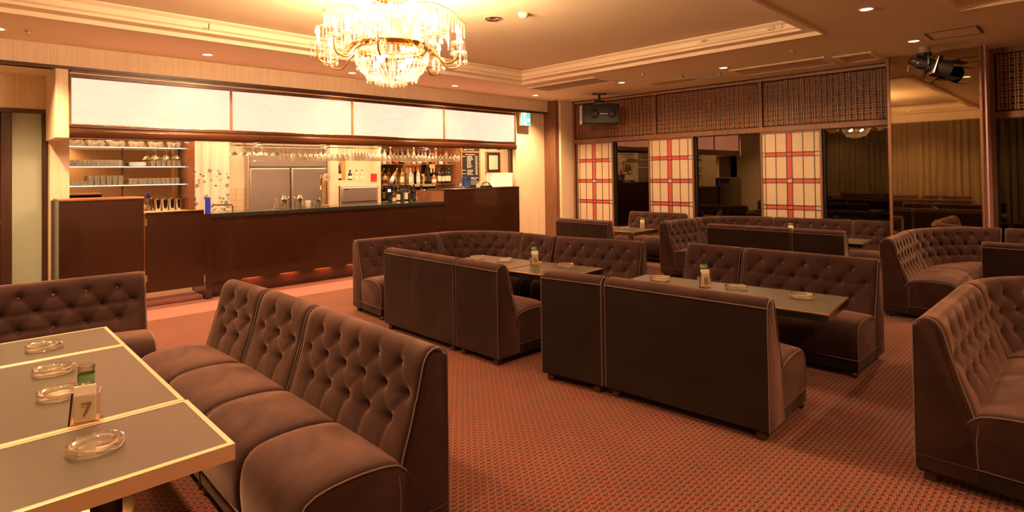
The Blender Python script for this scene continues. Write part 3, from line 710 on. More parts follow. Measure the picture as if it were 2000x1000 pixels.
# ---------------------------------------------------------------- bar furniture
t = thing('bar_counter', 'long low glossy dark-wood bar counter with black stone edge', 'counter', (2.32, YB, 0))
xe = 5.965-2.32
box(0, xe, .0, .03, .195, 1.0).build('front_panel', 'bar_wood', t)
box(0, xe, .10, .13, 0, .21).build('toe_kick', 'bar_wood', t)
box(0, xe, .03, .10, .195, .21).build('overhang', 'bar_wood', t)
box(-.0, xe, -.012, .55, 1.0, 1.05, c=.006).build('stone_top', 'granite', t)
t = thing('tall_counter', 'taller glossy dark-wood counter block at the right end of the bar', 'counter', (5.965, YB, 0))
box(.003, 1.785, -.004, .02, .05, 1.225).build('front_panel', 'bar_wood', t)
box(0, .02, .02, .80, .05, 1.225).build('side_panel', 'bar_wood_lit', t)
box(1.765, 1.785, .02, .45, .05, 1.225).build('side_panel', 'bar_wood', t)
box(-.004, 1.79, -.010, .50, 1.225, 1.252, c=.004).build('counter_top', 'bar_wood', t)
box(.02, 1.76, .06, .45, 0, .06).build('plinth', 'dark_wood', t)
t = thing('tall_counter', 'taller glossy dark-wood counter block at the left end of the bar, beside the door', 'counter', (.826, YB, 0))
box(0, .777, 0, .03, .03, 1.265).build('front_panel', 'bar_wood', t)
box(0, .02, .03, .72, .03, 1.265).build('side_panel', 'bar_wood', t)
box(.757, .777, .03, .45, .03, 1.265).build('side_panel', 'bar_wood', t)
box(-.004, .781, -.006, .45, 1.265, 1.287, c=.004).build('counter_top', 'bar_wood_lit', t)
box(.02, .75, .06, .42, 0, .04).build('plinth', 'dark_wood', t)
t = thing('bar_gate', 'dark wooden gate leaf between the left counter block and the bar end post', 'gate', (1.613, YB, 0))
box(.01, .628, .005, .035, .17, 1.095, c=.003).build('leaf', 'bar_wood', t)
box(.008, .63, -.004, .045, 1.095, 1.108, c=.003).build('top_rail', 'bar_wood_lit', t)
for z in (.3, .95): box(.0, .02, -.004, .006, z, z+.08).build('hinge', 'brass', t)
t = thing('bar_end_post', 'slim dark bar end panel with a glowing blue tip at the gate', 'bar panel', (2.25, YB, 0))
box(0, .068, -.03, .55, 0, 1.05).build('panel', 'bar_wood', t)
box(.010, .058, -.028, .03, 1.05, 1.255, c=.004).build('blue_tip', 'blue_glow', t)  # panel tip given its own glow for reflected blue light
# back counters along the bar wall
t = thing('back_counter', 'low lit wooden back counter under the glass shelves', 'counter', (1.0, 8.86, 0))
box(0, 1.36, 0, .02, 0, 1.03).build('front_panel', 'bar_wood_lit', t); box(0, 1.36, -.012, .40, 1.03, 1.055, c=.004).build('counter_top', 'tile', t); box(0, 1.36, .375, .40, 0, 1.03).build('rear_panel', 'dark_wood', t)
t = thing('back_counter', 'back counter carrying bottles at the right of the bar', 'counter', (5.525, 8.74, 0))
box(0, 1.72, 0, .02, 0, .97).build('front_panel', 'bar_wood_lit', t); box(0, 1.72, -.012, .53, .97, 1.0, c=.004).build('counter_top', 'steel', t); box(0, 1.72, .51, .53, 0, .97).build('rear_panel', 'dark_wood', t)
# light box over the bar
t = thing('light_box', 'long backlit paper light box in a dark frame over the bar', 'light box', (0, YB, 0))
box(.913, 7.68, -.012, .10, 2.60, 2.688, c=.006).build('top_rail', 'dark_wood', t)
box(.913, 7.68, -.028, .02, 2.642, 2.655, c=.004).build('top_bead', 'copper_trim', t)
box(.913, 7.68, -.018, .12, 2.055, 2.10, c=.008).build('bottom_rail', 'dark_wood', t)
box(.913, 7.68, -.024, .0, 2.088, 2.096, c=.003).build('bottom_bead', 'brass', t)
MB().prism([(-.010, 2.055), (-.028, 2.03), (-.030, 1.985), (-.012, 1.95), (.14, 1.95), (.14, 2.055)], 'x', .913, 7.68).build('bottom_cornice', 'cornice_gloss', t)
xs_ = [.913, 2.55, 4.252, 5.965, 7.66]
for i, x in enumerate(xs_): box(x, x+.026 if i not in (0,) else x+.02, -.016, .08, 2.09, 2.61, c=.004).build('mullion', 'frame_wood', t)
for i in range(4): box(xs_[i]+.02, xs_[i+1]+.004, .012, .02, 2.095, 2.605).build('paper_panel', 'lightbox_paper', t)
box(.913, 7.68, .10, .55, 1.972, 1.985).build('soffit', 'dark_wood', t)
box(.913, 7.68, .53, .55, 1.985, 2.69).build('rear_panel', 'dark_wood', t)
for x in (.913, 7.66): box(x, x+.02, .02, .53, 1.985, 2.69).build('end_panel', 'dark_wood', t)
sl = MB().lathe([(.045, .016), (.048, -.006), (.034, -.008), (.034, -.002)], 16, cap=False).mesh('ring', 'chrome', 40); ln = MB().lathe([(.0005, -.003), (.033, -.003)], 16, cap=False).mesh('lens', 'soffit_lens', 0)
for i, x in enumerate(SOFFIT):
    a = thing('soffit_light', ORD[i]+' small round spotlight from the left under the bar light box', 'light', (x, 8.06, 1.9555), group='spotlights in the bar soffit'); ob('ring', sl, a); ob('lens', ln, a)
# fridge
t = thing('fridge', 'wide two-door stainless steel fridge behind the bar', 'fridge', (3.265, 9.1, 0))
box(.0, 1.265, .0, .17, .06, 1.86, c=.006).build('body', 'steel', t)
box(.02, 1.245, -.03, .0, 1.66, 1.85, c=.004).build('top_panel', 'steel', t)
for x0, x1 in ((.015, .625), (.66, 1.25)):
    dd = box(x0, x1, -.04, -.002, .12, 1.63, c=.008).build('door', 'steel', t)
    hx = x1-.03 if x0 < .1 else x0+.03
    MB().tube([(hx, -.04, .95), (hx, -.075, .97), (hx, -.075, 1.15), (hx, -.04, 1.17)], .008, 6).build('handle', 'chrome', dd)
box(.626, .659, -.02, 0, .12, 1.63).build('door_gap', 'vent_dark', t)
for k in range(3): box(.06+k*.05, .095+k*.05, -.032, -.030, 1.735, 1.755).build('lettering', 'white', t) if k < 1 else None
box(.11, .24, -.032, -.030, 1.738, 1.752).build('maker_plate', 'grey', t)
struct('wall_bar_hood', box(3.25, 4.56, 9.12, 9.3, 1.95, 2.32), 'steel')
# tiled bay with ice maker and niche
struct('wall_bar_bay', MB().box(4.555, 4.70, 9.0, 9.28, 0, 2.31).box(5.455, 5.52, 9.0, 9.28, 0, 2.31).box(4.70, 5.455, 9.0, 9.28, 1.33, 1.42).box(4.70, 5.455, 9.24, 9.28, 1.42, 2.31), 'cream')
t = thing('ice_maker', 'stainless steel ice maker with a flip front under the niche', 'ice maker', (4.72, 8.96, 0))
box(0, .72, .02, .30, .5, 1.325, c=.006).build('body', 'steel', t); box(.02, .70, -.01, .02, 1.05, 1.30, c=.01).build('flap', 'steel', t); box(.02, .70, -.006, .02, 1.0, 1.04, c=.004).build('louvre', 'vent_dark', t)
box(.02, .70, -.008, .02, 1.01, 1.02).build('louvre', 'steel', t); box(.06, .14, -.012, -.0105, 1.262, 1.274).build('maker_plate', 'black', t); box(.02, .70, 0, .28, 0, .5).build('stand', 'steel', t)
# wall tiles right of the curtain, below the shelf line
tw = sroot('wall_bar_tiles', (0, 9.26, 0)); tile = box(0, .115, 0, .015, 0, .095, c=.002).mesh('tile', 'tile', 0)
for r in range(4):
    for c in range(2): ob('tile', tile, tw, (3.015+c*.118, 0, .95+r*.098))
# floral curtain
cu = curtain('curtain', 2.47, 9.16, 3.01, 9.16, .95, 2.2, 'curtain_white', 'white curtain printed with dark flowers, hanging behind the bar', .014, .13, 3)
fl = MB(); rnd = random.Random(5)
def disc(x, z, r):
    o_ = len(fl.v); fl.v += [(x+r*math.cos(q*PI/4), 9.118, z+r*math.sin(q*PI/4)) for q in range(8)]; fl.f.append(tuple(range(o_, o_+8)))
for k in range(44):
    x = 2.50+rnd.random()*.49; z = 1.02+.58*rnd.random()**1.6; r = .008+.012*rnd.random()
    if k % 3: 
        for q in range(5): disc(x+math.cos(q*2*PI/5+k)*r, z+math.sin(q*2*PI/5+k)*r, r*.55)
    else: disc(x, z, r*.8)
fo = fl.build('flower_print', 'straw_dark', cu); fo['kind'] = 'stuff'
box(2.36, 2.44, 8.82, 9.28, 0, 2.31).build('divider', 'bar_wood_lit'); bpy.data.objects['divider'].name = 'wall_bar_divider'; bpy.data.objects['wall_bar_divider']['kind'] = 'structure'
box(2.44, 2.47, 9.10, 9.28, 1.2, 2.31).build('x', 'cream').name = 'wall_bar_jamb'; bpy.data.objects['wall_bar_jamb']['kind'] = 'structure'
# glass shelves left
t = thing('shelf_unit', 'mirror-backed glass shelves for tumblers at the left of the bar', 'shelf', (1.0, 8.9, 0))
box(0, 1.36, .34, .36, 1.055, 2.30).build('mirror_back', 'bar_mirror', t)
for z in (1.417, 1.66, 1.915): box(.003, 1.355, .04, .335, z-.010, z, c=.001).build('glass_shelf', 'shelf_glass', t, 0); 
for z in (1.417, 1.66, 1.915): box(.003, 1.355, .034, .039, z-.010, z+.000).build('shelf_edge', 'shelf_glow', t, 0)  # shelf edges made to glow and brighten the glasses
for x in (.66, 1.34): box(x, x+.014, .325, .34, 1.06, 2.30).build('slotted_upright', 'vent_dark', t)
# bottle shelves right
t = thing('shelf_unit', 'mirror-backed glass bottle shelves at the right of the bar', 'shelf', (5.52, 8.9, 0))
box(0, 1.64, .34, .36, 1.0, 2.30).build('mirror_back', 'bar_mirror', t)
box(1.64, 1.73, .0, .36, 1.0, 2.30).build('end_panel', 'bar_wood_lit', t)
for z in (1.318, 1.70): box(.003, 1.635, .04, .335, z-.010, z, c=.001).build('glass_shelf', 'shelf_glass', t, 0)
for x in (.50, 1.02, 1.40): box(x, x+.008, .332, .34, 1.02, 2.3).build('mirror_joint', 'vent_dark', t)
# framed menu board and picture
t = thing('menu_board', 'dark menu board with chalk-white lettering in an oak frame behind the bar', 'menu board', (7.60, 9.26, 1.40))
box(-.035, .0, -.03, .02, -.05, .72).build('frame', 'oak', t); box(.46, .495, -.03, .02, -.05, .72).build('frame', 'oak', t); box(0, .46, -.03, .02, .545, .585).build('frame', 'oak', t)
box(0, .46, -.012, .01, -.05, .545).build('board', 'chalkboard', t); box(0, .46, -.012, .01, .585, .72).build('board', 'chalkboard', t)
lt = MB(); rnd = random.Random(2)
def scribble(x0, x1, z):
    x = x0
    while x < x1: w_ = .010+.012*rnd.random(); lt.box(x, min(x+w_, x1), -.0145, -.012, z, z+.013+.006*rnd.random()); x += w_+.004
scribble(.10, .36, .50)
for k in range(14): scribble(.14, .24+.07*rnd.random(), .46-k*.029) if k != 9 else None; scribble(.37, .43, .46-k*.029)
for z in (.46, .17, .10): scribble(.01, .10, z)
scribble(.01, .2, .01); scribble(.22, .34, .01); scribble(.37, .44, .01); scribble(.12, .26, .655); scribble(.10, .34, .61); scribble(.37, .42, .64)
lo = lt.build('lettering', 'white', t, 0); lo['kind'] = 'stuff'
t = thing('framed_picture', 'small framed certificate with dark mat beside the menu board', 'picture', (8.30, 9.26, 1.53))
box(-.02, .40, -.02, .015, -.03, .0, c=.002).build('frame', 'oak', t); box(-.02, .40, -.02, .015, .43, .45, c=.002).build('frame', 'oak', t)
for x in (-.02, .385): box(x, x+.015, -.02, .015, -.03, .45).build('frame', 'oak', t)
box(0, .38, -.012, .01, 0, .43).build('mat', 'chalkboard', t); box(.06, .32, -.016, -.012, .06, .37).build('paper', 'label_cream', t)
# --- things on the tall right counter
t = thing('paper_box', 'large white box standing on the tall right counter', 'box', (7.30, 8.08, 1.253), math.radians(-24))
box(-.02, .42, -.16, .10, 0, .255, c=.004).build('carton', 'white_box', t); box(-.022, .422, -.162, .102, .235, .258, c=.003).build('lid', 'white_box', t)
t = thing('card_terminal', 'dark blue and grey device on the tall right counter', 'machine', (6.66, 8.0, 1.253))
box(0, .13, 0, .12, 0, .19, c=.01).build('housing', 'blue', t); box(.11, .30, .02, .13, .05, .17, c=.02).build('paper_roll_cover', 'grey', t); box(.10, .24, -.02, .12, 0, .06, c=.01).build('foot', 'black', t)
t = thing('telephone', 'dark telephone with a curved silver handset on the tall right counter', 'telephone', (7.08, 7.92, 1.253))
box(-.10, .11, -.06, .07, 0, .03, c=.01).build('body', 'black_gloss', t); MB().tube([(-.11, 0, .02), (-.07, 0, .075), (0, 0, .095), (.07, 0, .075), (.11, 0, .02)], [.018, .016, .013, .016, .018], 8).build('handset', 'chrome', t)
t = thing('desk_clutter', 'small silver bottle openers in a dish on the tall right counter', 'dish', (6.48, 7.92, 1.253)); MB().lathe([(.0005, 0), (.05, 0), (.07, .022), (.065, .022), (.045, .006), (.0005, .006)], 16).build('dish', 'chrome', t)
for k in range(3): MB().tube([(-.04+.03*k, -.02, .012), (-.03+.03*k, .03, .04)], .008, 6).build('opener', 'chrome' if k != 1 else 'black', t)
# --- on the low counter
t = thing('beer_tap', 'brass beer tap column with a round white badge on the bar counter', 'beer tap', (4.02, 8.12, 1.051))
MB().lathe([(.06, 0), (.06, .012), (.036, .02), (.034, .36), (.04, .37), (.036, .38), (.0005, .385)], 20).build('column', 'brass', t)
bd = MB().lathe([(.0005, 0), (.05, 0), (.056, .01), (.05, .02), (.0005, .022)], 24).build('badge', 'white', t); bd.rotation_euler = (PI/2, 0, -.5); bd.location = (.02, -.02, .43)
MB().lathe([(.0005, .022), (.014, .024), (.0005, .026)], 10).build('badge_mark', 'red', bd)
MB().tube([(-.03, -.02, .30), (-.09, -.05, .30), (-.095, -.052, .25)], .011, 8).build('spout', 'brass', t)
MB().lathe([(.007, 0), (.012, .05), (.016, .13), (.006, .15), (.0005, .152)], 10, (-.085, -.048, .31)).build('tap_handle', 'brass', t)
t = thing('faucet', 'bent chrome faucet at the left end of the low bar counter', 'faucet', (2.78, 8.34, .98))
MB().tube([(0, 0, 0), (0, 0, .12), (-.03, -.02, .145), (-.25, -.02, .15), (-.28, -.02, .12)], .010, 8).build('spout', 'chrome', t); MB().lathe([(.028, 0), (.028, .02), (.015, .03)], 12).build('collar', 'chrome', t)
for i, (x, y, lab) in enumerate(((3.37, 8.05, 'steel cocktail shaker beside the glass box on the bar'), (3.60, 8.05, 'steel cocktail shaker nearer the beer tap'))):
    t = thing('cocktail_shaker', lab, 'shaker', (x, y, 1.051)); MB().lathe([(.032, 0), (.044, .13), (.040, .135)], 18).build('cup', 'chrome', t); MB().lathe([(.040, .135), (.030, .165), (.018, .175), (.018, .2), (.0005, .205)], 18).build('cap', 'chrome', t)
t = thing('glass_caddy', 'small clear box of stirrers on the bar counter', 'caddy', (3.28, 8.0, 1.051)); box(-.07, .07, -.04, .04, 0, .075).build('box', 'acrylic', t, 0)
for k in range(4): MB().tube([(-.04+.025*k, 0, .005), (-.05+.03*k, .01, .16)], .003, 5).build('stirrer', 'chrome', t)
t = thing('ice_bucket', 'steel ice bucket with tongs on the bar counter', 'ice bucket', (3.86, 8.05, 1.051)); MB().lathe([(.05, 0), (.062, .10), (.066, .105), (.06, .105), (.05, .01), (.0005, .01)], 20).build('bucket', 'chrome', t); MB().tube([(-.06, 0, .03), (-.09, 0, .05), (-.09, 0, .08), (-.06, 0, .09)], .006, 6).build('handle', 'chrome', t)
MB().tube([(0, 0, .02), (.05, .0, .14)], .005, 6).build('tongs', 'chrome', t)
t = thing('glass_jug', 'small glass jug on the bar counter left of the beer tap', 'jug', (3.70, 8.0, 1.051)); MB().lathe([(.0005, 0), (.04, 0), (.046, .06), (.036, .09), (.040, .10), (.034, .095), (.042, .06), (.036, .006), (.0005, .006)], 18).build('jug', 'clear_glass', t); MB().tube([(-.044, 0, .03), (-.075, 0, .045), (-.07, 0, .08), (-.04, 0, .085)], .005, 6).build('handle', 'clear_glass', t)
# back counter left: steel tumblers, folded cloth
st = MB().lathe([(.0005, .004), (.036, .004), (.036, 0), (.044, .15), (.046, .155), (.042, .15), (.0005, .15)], 16).mesh('shaker_cup', 'chrome', 40)
for k in range(4): tag(ob('steel_cup', st, None, (2.03+k*.085, 9.0, 1.056)), ORD[k]+' steel cup from the left on the back counter by the glass shelves', 'cup', 'steel cups on the back counter')
t = thing('folded_cloth', 'crumpled purple-grey cloth on the back counter', 'cloth', (1.80, 8.98, 1.056)); c_ = MB().sphere((0, 0, .05), .075, 12, 8, .8); rnd = random.Random(9); c_.v = [(x*(1+.25*rnd.random()), y*(1+.25*rnd.random()), max(0, z*(1+.2*rnd.random()))) for x, y, z in c_.v]; c_.build('cloth', 'mauve_wall', t)
t = thing('water_tap', 'small chrome tap on the back counter beside the steel cups', 'faucet', (1.96, 9.12, 1.056)); MB().tube([(0, 0, 0), (0, 0, .06), (-.03, -.05, .075), (-.07, -.08, .06)], .009, 8).build('spout', 'chrome', t); MB().lathe([(.02, 0), (.02, .01)], 10).build('collar', 'chrome', t)
# --- glasses
tumb = MB().lathe([(.0005, 0), (.026, 0), (.030, .085), (.028, .085), (.024, .008), (.0005, .008)], 12).mesh('tumbler', 'clear_glass', 40)
shot = MB().lathe([(.0005, 0), (.022, 0), (.026, .06), (.024, .06), (.02, .008), (.0005, .008)], 12).mesh('shot_glass', 'clear_glass', 40)
high = MB().lathe([(.0005, 0), (.028, 0), (.032, .125), (.030, .125), (.026, .008), (.0005, .008)], 12).mesh('highball_glass', 'clear_glass', 40)
bowl = MB().lathe([(.0005, .0), (.05, 0), (.085, .05), (.09, .085), (.086, .085), (.08, .052), (.046, .008), (.0005, .008)], 16).mesh('glass_bowl', 'clear_glass', 40)
def row(me, name, n, x0, x1, y, z, what, where, cat, group, rows=1):
    for q in range(rows):
        for k in range(n): tag(ob(name, me, None, (x0+(x1-x0)*k/max(1, n-1)+random.uniform(-.003, .003), y+q*.075, z)), '%s %s from the left%s, %s' % (ORD[k], what, '' if rows == 1 else (', front row', ', rear row')[q], where), cat, group)
row(tumb, 'tumbler', 13, 1.04, 1.60, 9.0, 1.661, 'clear tumbler', 'middle shelf left of the upright', 'glass', 'tumblers on the middle shelf left', 2)
row(shot, 'shot_glass', 5, 1.03, 1.21, 9.02, 1.418, 'short glass', 'left end of the lowest shelf', 'glass', 'short glasses on the lowest shelf', 2)
row(high, 'highball_glass', 6, 1.29, 1.61, 9.02, 1.418, 'tall highball glass', 'lowest shelf beside the upright', 'glass', 'highball glasses on the lowest shelf', 2)
tag(ob('amber_glass', shot, None, (1.245, 9.02, 1.418)), 'single amber-looking short glass between the shot glasses and the highballs', 'glass')
row(tumb, 'tumbler', 11, 1.72, 2.27, 9.0, 1.418, 'clear tumbler', 'lowest shelf right of the upright', 'glass', 'tumblers on the lowest shelf right', 2)
row(tumb, 'tumbler', 6, 1.98, 2.29, 9.0, 1.661, 'clear tumbler', 'middle shelf beside the white plates', 'glass', 'tumblers on the middle shelf right')
row(bowl, 'glass_bowl', 6, 1.10, 2.25, 9.12, 1.916, 'wide glass bowl', 'top glass shelf', 'bowl', 'glass bowls on the top shelf')
row(tumb, 'tumbler', 12, 1.06, 2.28, 8.975, 1.916, 'clear tumbler', 'top shelf before the bowls', 'glass', 'tumblers on the top shelf')
plate = MB().lathe([(.0005, 0), (.07, 0), (.10, .014), (.098, .017), (.068, .004), (.0005, .004)], 20).mesh('plate', 'white', 40)
for k in range(6): tag(ob('plate', plate, None, (1.80, 9.03, 1.661+k*.008)), '%s white plate from the bottom of the stack on the middle shelf' % ORD[k], 'plate', 'plates on the middle shelf')
# hanging stemware on brass rails under the soffit
wine = MB().lathe([(.034, 0), (.034, -.003), (.006, -.008), (.0035, -.02), (.0035, -.095), (.012, -.105), (.032, -.13), (.038, -.165), (.034, -.205), (.0325, -.205), (.036, -.165), (.030, -.132), (.008, -.109), (.0005, -.107)], 14, cap=False).mesh('wine_glass', 'clear_glass', 50)
flute = MB().lathe([(.030, 0), (.030, -.003), (.005, -.008), (.003, -.02), (.003, -.07), (.016, -.09), (.024, -.14), (.021, -.20), (.0198, -.20), (.022, -.14), (.014, -.093), (.0005, -.08)], 12, cap=False).mesh('flute', 'clear_glass', 50)
coupe = MB().lathe([(.032, 0), (.032, -.003), (.005, -.008), (.003, -.02), (.003, -.085), (.02, -.098), (.048, -.135), (.0465, -.135), (.018, -.102), (.0005, -.09)], 14, cap=False).mesh('martini_glass', 'clear_glass', 50)
rack = thing('glass_rack', 'brass hanging rack of rails for stemware under the bar soffit', 'rack', (0, 8.12, 1.93))
for y in (-.10, .0, .10): MB().tube([(2.70, y, 0), (6.9, y, 0)], .0035, 6).build('rail', 'brass', rack)
for x in (2.70, 3.4, 4.1, 4.8, 5.5, 6.2, 6.9): MB().tube([(x, -.10, 0), (x, .10, 0)], .004, 6).build('cross_rail', 'brass', rack); MB().tube([(x, 0, 0), (x, 0, .04)], .004, 6).build('hanger', 'brass', rack)
def hang(me, name, x0, x1, n, lab, cat, group, rows=2):
    for q in range(rows):
        for k in range(n): tag(ob(name, me, None, (x0+(x1-x0)*k/max(1, n-1)+random.uniform(-.006, .006), 8.12-.05+q*.10, 1.931)), '%s %s, %s' % (ORD[k], lab, '%s rail' % ('front', 'rear')[q] if rows > 1 else 'one rail'), cat, group)
hang(coupe, 'martini_glass', 2.72, 2.85, 2, 'cone-shaped glass hanging before the floral curtain', 'glass', 'cone glasses on the rack, left'); hang(coupe, 'martini_glass', 2.95, 3.08, 2, 'cone-shaped glass hanging before the curtain edge', 'glass', 'cone glasses on the rack, middle'); hang(coupe, 'martini_glass', 3.16, 3.28, 2, 'cone-shaped glass hanging before the cream wall strip', 'glass', 'cone glasses on the rack, right')
hang(flute, 'sherry_glass', 3.02+.33, 3.45, 3, 'narrow stem glass hanging at the left edge of the fridge', 'glass', 'narrow glasses before the fridge', 1)
hang(wine, 'wine_glass', 3.56, 4.35, 10, 'wine glass hanging upside down before the fridge', 'glass', 'wine glasses before the fridge')
hang(flute, 'flute', 4.50, 4.72, 5, 'narrow flute hanging upside down left of the niche', 'glass', 'flutes on the rack')
hang(wine, 'wine_glass', 4.80, 5.20, 6, 'wine glass hanging upside down before the niche', 'glass', 'wine glasses before the niche')
hang(wine, 'wine_glass', 5.28, 6.55, 17, 'wine glass hanging upside down before the bottle shelves', 'glass', 'wine glasses before the bottle shelves')
for q in range(2):
    for k in range(3):
        tag(ob('martini_glass', coupe, None, (2.0+k*.13, 8.97+q*.11, 1.902)), '%s cone glass from the left under the top shelf, %s' % (ORD[k], ('front', 'rear')[q]), 'glass', 'cone glasses under the top shelf')
# --- bottles
BP = {'tall': [(.0005, 0), (.034, 0), (.036, .01), (.036, .19), (.028, .215), (.013, .235), (.013, .285), (.0155, .287), (.0155, .30)],
      'wine': [(.0005, 0), (.036, 0), (.037, .01), (.037, .18), (.030, .215), (.014, .245), (.0135, .30), (.0155, .302), (.0155, .315)],
      'squat': [(.0005, 0), (.045, 0), (.047, .012), (.047, .12), (.034, .16), (.015, .175), (.015, .205), (.019, .206), (.019, .222)],
      'slim': [(.0005, 0), (.029, 0), (.03, .008), (.03, .22), (.014, .26), (.0125, .32), (.0145, .322), (.0145, .335)]}
bot_cache = {}
def bottle(x, y, z, kind, glass, cap, lab_mat, label, tilt=0, group=None, s=1.0):
    t = thing('bottle', label, 'bottle', (x, y, z), 0, group)
    key = (kind, glass)
    if key not in bot_cache: bot_cache[key] = MB().lathe(BP[kind], 14).mesh('body', glass, 50)
    b_ = ob('body', bot_cache[key], t)
    top = BP[kind][-1]; kc = (kind, cap, 'c')
    if kc not in bot_cache: bot_cache[kc] = MB().lathe([(top[0]+.001, top[1]-.022), (top[0]+.001, top[1]+.002), (.0005, top[1]+.003)], 10, cap=False).mesh('cap', cap, 40)
    ob('cap', bot_cache[kc], t)
    kl = (kind, lab_mat, 'l'); r = BP[kind][2][0]+.0006; h = BP[kind][3][1]
    if kl not in bot_cache: bot_cache[kl] = MB().lathe([(r, h*.25), (r, h*.8)], 14, cap=False).mesh('paper_label', lab_mat, 40)
    ob('paper_label', bot_cache[kl], t)
    t.scale = (s, s, s)
    if tilt: t.rotation_euler = (0, tilt, 0); t.location.z += .05*abs(math.sin(tilt))
    return t
low = [('wine', 'glass_dark', 'black', 'label_black', 'black bottle beside the till screen'), ('squat', 'glass_brown', 'brass', 'label_cream', 'squat brown bottle with cream label'), ('tall', 'glass_dark', 'brass', 'label_cream', 'dark bottle with gold cap and cream label'), ('wine', 'glass_green', 'black', 'label_black', 'dark green bottle with black label'), ('slim', 'glass_dark', 'black', 'label_cream', 'slim dark bottle'), ('tall', 'glass_brown', 'black', 'label_black', 'brown bottle with black cap'),
       ('wine', 'glass_dark', 'black', 'label_black', 'plain black wine bottle mid row'), ('squat', 'glass_amber', 'black', 'label_cream', 'squat amber bottle'), ('tall', 'glass_dark', 'black', 'label_cream', 'dark bottle left of the white-labelled one'), ('squat', 'glass_clear', 'white', 'white_paper', 'clear squat bottle with white label')]
for i, (k, g, c, l, d) in enumerate(low): bottle(5.62+i*.085, 8.86+.03*(i % 2), 1.001, k, g, c, l, d+' on the back counter, before the bottle shelves')
tag(box(-.035, .035, -.01, .01, 0, .10, c=.003).build('till_screen', 'black', None), 'small till display with a glowing screen among the bottles', 'screen'); bpy.data.objects['till_screen'].location = (5.56, 8.80, 1.16)
box(-.03, .03, -.0115, -.010, .04, .09).build('display', 'screen', bpy.data.objects['till_screen']); box(-.008, .008, -.006, .006, -.159, 0).build('stem', 'black', bpy.data.objects['till_screen'])
mid = [(5.62, 'squat', 'glass_amber', 'black', 'label_black', 'amber bottle at the left end'), (5.73, 'wine', 'glass_amber', 'brass', 'white_paper', 'bottle with a big white label leaning to the right'), (5.98, 'tall', 'glass_amber', 'brass', 'label_cream', 'golden bottle with cream label'), (6.17, 'tall', 'glass_clear', 'white', 'white_paper', 'clear bottle with white cap'), (6.34, 'tall', 'glass_clear', 'red', 'white', 'clear bottle with red cap'), (6.58, 'slim', 'glass_dark', 'black', 'label_black', 'slim black bottle'), (6.71, 'squat', 'glass_amber', 'black', 'label_cream', 'squat amber bottle right of the slim black one'), (6.84, 'tall', 'glass_brown', 'red', 'white_paper', 'brown bottle with red cap'), (6.93, 'wine', 'glass_dark', 'black', 'label_cream', 'dark bottle next to the red-capped one'), (7.01, 'tall', 'glass_dark', 'black', 'white_paper', 'dark bottle with white label'), (7.08, 'tall', 'glass_green', 'brass', 'white_paper', 'green bottle at the right end')]
for x, k, g, c, l, d in mid: bottle(x, 9.02, 1.319, k, g, c, l, d+' of the lower glass shelf', .5 if 'leaning' in d else 0)
for i in range(12):
    k = ('tall', 'slim', 'squat', 'wine')[i % 4]; g = ('glass_clear', 'glass_amber', 'glass_brown', 'glass_dark', 'glass_amber')[i % 5]
    bottle(5.62+i*.128, 9.04, 1.701, k, g, ('red', 'brass', 'black', 'white')[(i*3) % 4], ('label_cream', 'white_paper', 'red')[i % 3], '%s bottle from the left on the upper glass shelf, %s with %s' % (ORD[i], {'glass_clear': 'clear', 'glass_amber': 'amber', 'glass_brown': 'brown', 'glass_dark': 'black'}[g], ('cream label', 'white label', 'red label')[i % 3]), group='bottles on the upper glass shelf', s=.92)
for i, (x, k, g, c, l, d) in enumerate([(4.78, 'wine', 'glass_dark', 'black', 'white_paper', 'dark bottle with white label at the left of the niche'), (4.98, 'squat', 'glass_dark', 'black', 'white_paper', 'squat dark bottle with white label in the niche'), (5.10, 'squat', 'glass_clear', 'brass', 'label_cream', 'clear squat jar in the niche'), (5.21, 'squat', 'glass_clear', 'brass', 'label_cream', 'clear squat jar next to the red card in the niche')]): bottle(x, 9.12, 1.421, k, g, c, l, d, s=.8)
tag(box(4.72, 4.83, 9.16, 9.24, 1.421, 1.72, c=.003).build('steel_box', 'steel', None), 'narrow steel box standing at the left of the niche', 'box')
tag(box(4.86, 4.94, 9.2, 9.24, 1.421, 1.80, c=.003).build('wooden_board', 'orange', None), 'orange wooden board upright in the niche', 'board')
tag(box(5.31, 5.43, 8.985, 8.998, 1.40, 1.53).build('red_card', 'red', None), 'plain red card on the front edge of the niche', 'card')
# ---------------------------------------------------------------- ceiling fittings
dr = MB().lathe([(.062, 0), (.068, -.004), (.060, -.009), (.050, -.006), (.048, -.001)], 24, cap=False).mesh('trim_ring', 'cornice', 40)
dl = MB().lathe([(.0005, -.004), (.049, -.004)], 24, cap=False).mesh('lens', 'lens', 0)
dn = ['over the corridor at the left edge', 'above the left part of the bar light box', 'half behind the chandelier', 'above the right part of the bar light box', 'above the exit sign', 'beside the long slot vent near the speaker', 'before the lattice at mid window wall', 'over the stage spotlight']
for i, (x, y) in enumerate(DOWN+DOWN_OUT):
    a = thing('downlight', 'round recessed downlight '+(dn[i] if i < 8 else 'unseen in the lounge ceiling, %s of those above the camera side' % ORD[i-8]), 'downlight', (x, y, ZC), group='recessed ceiling downlights'); ob('trim_ring', dr, a); ob('lens', dl, a)
t = thing('eyeball_light', 'unlit chrome eyeball light in the recessed ceiling right of the chandelier', 'ceiling light', (4.03, 4.36, ZU))
MB().lathe([(.085, 0), (.092, -.006), (.08, -.012), (.07, -.004)], 24, cap=False).build('ring', 'chrome', t); MB().lathe([(.07, -.002), (.055, .0), (.03, -.006), (.0005, -.012)], 20, cap=False).build('reflector', 'chrome', t)
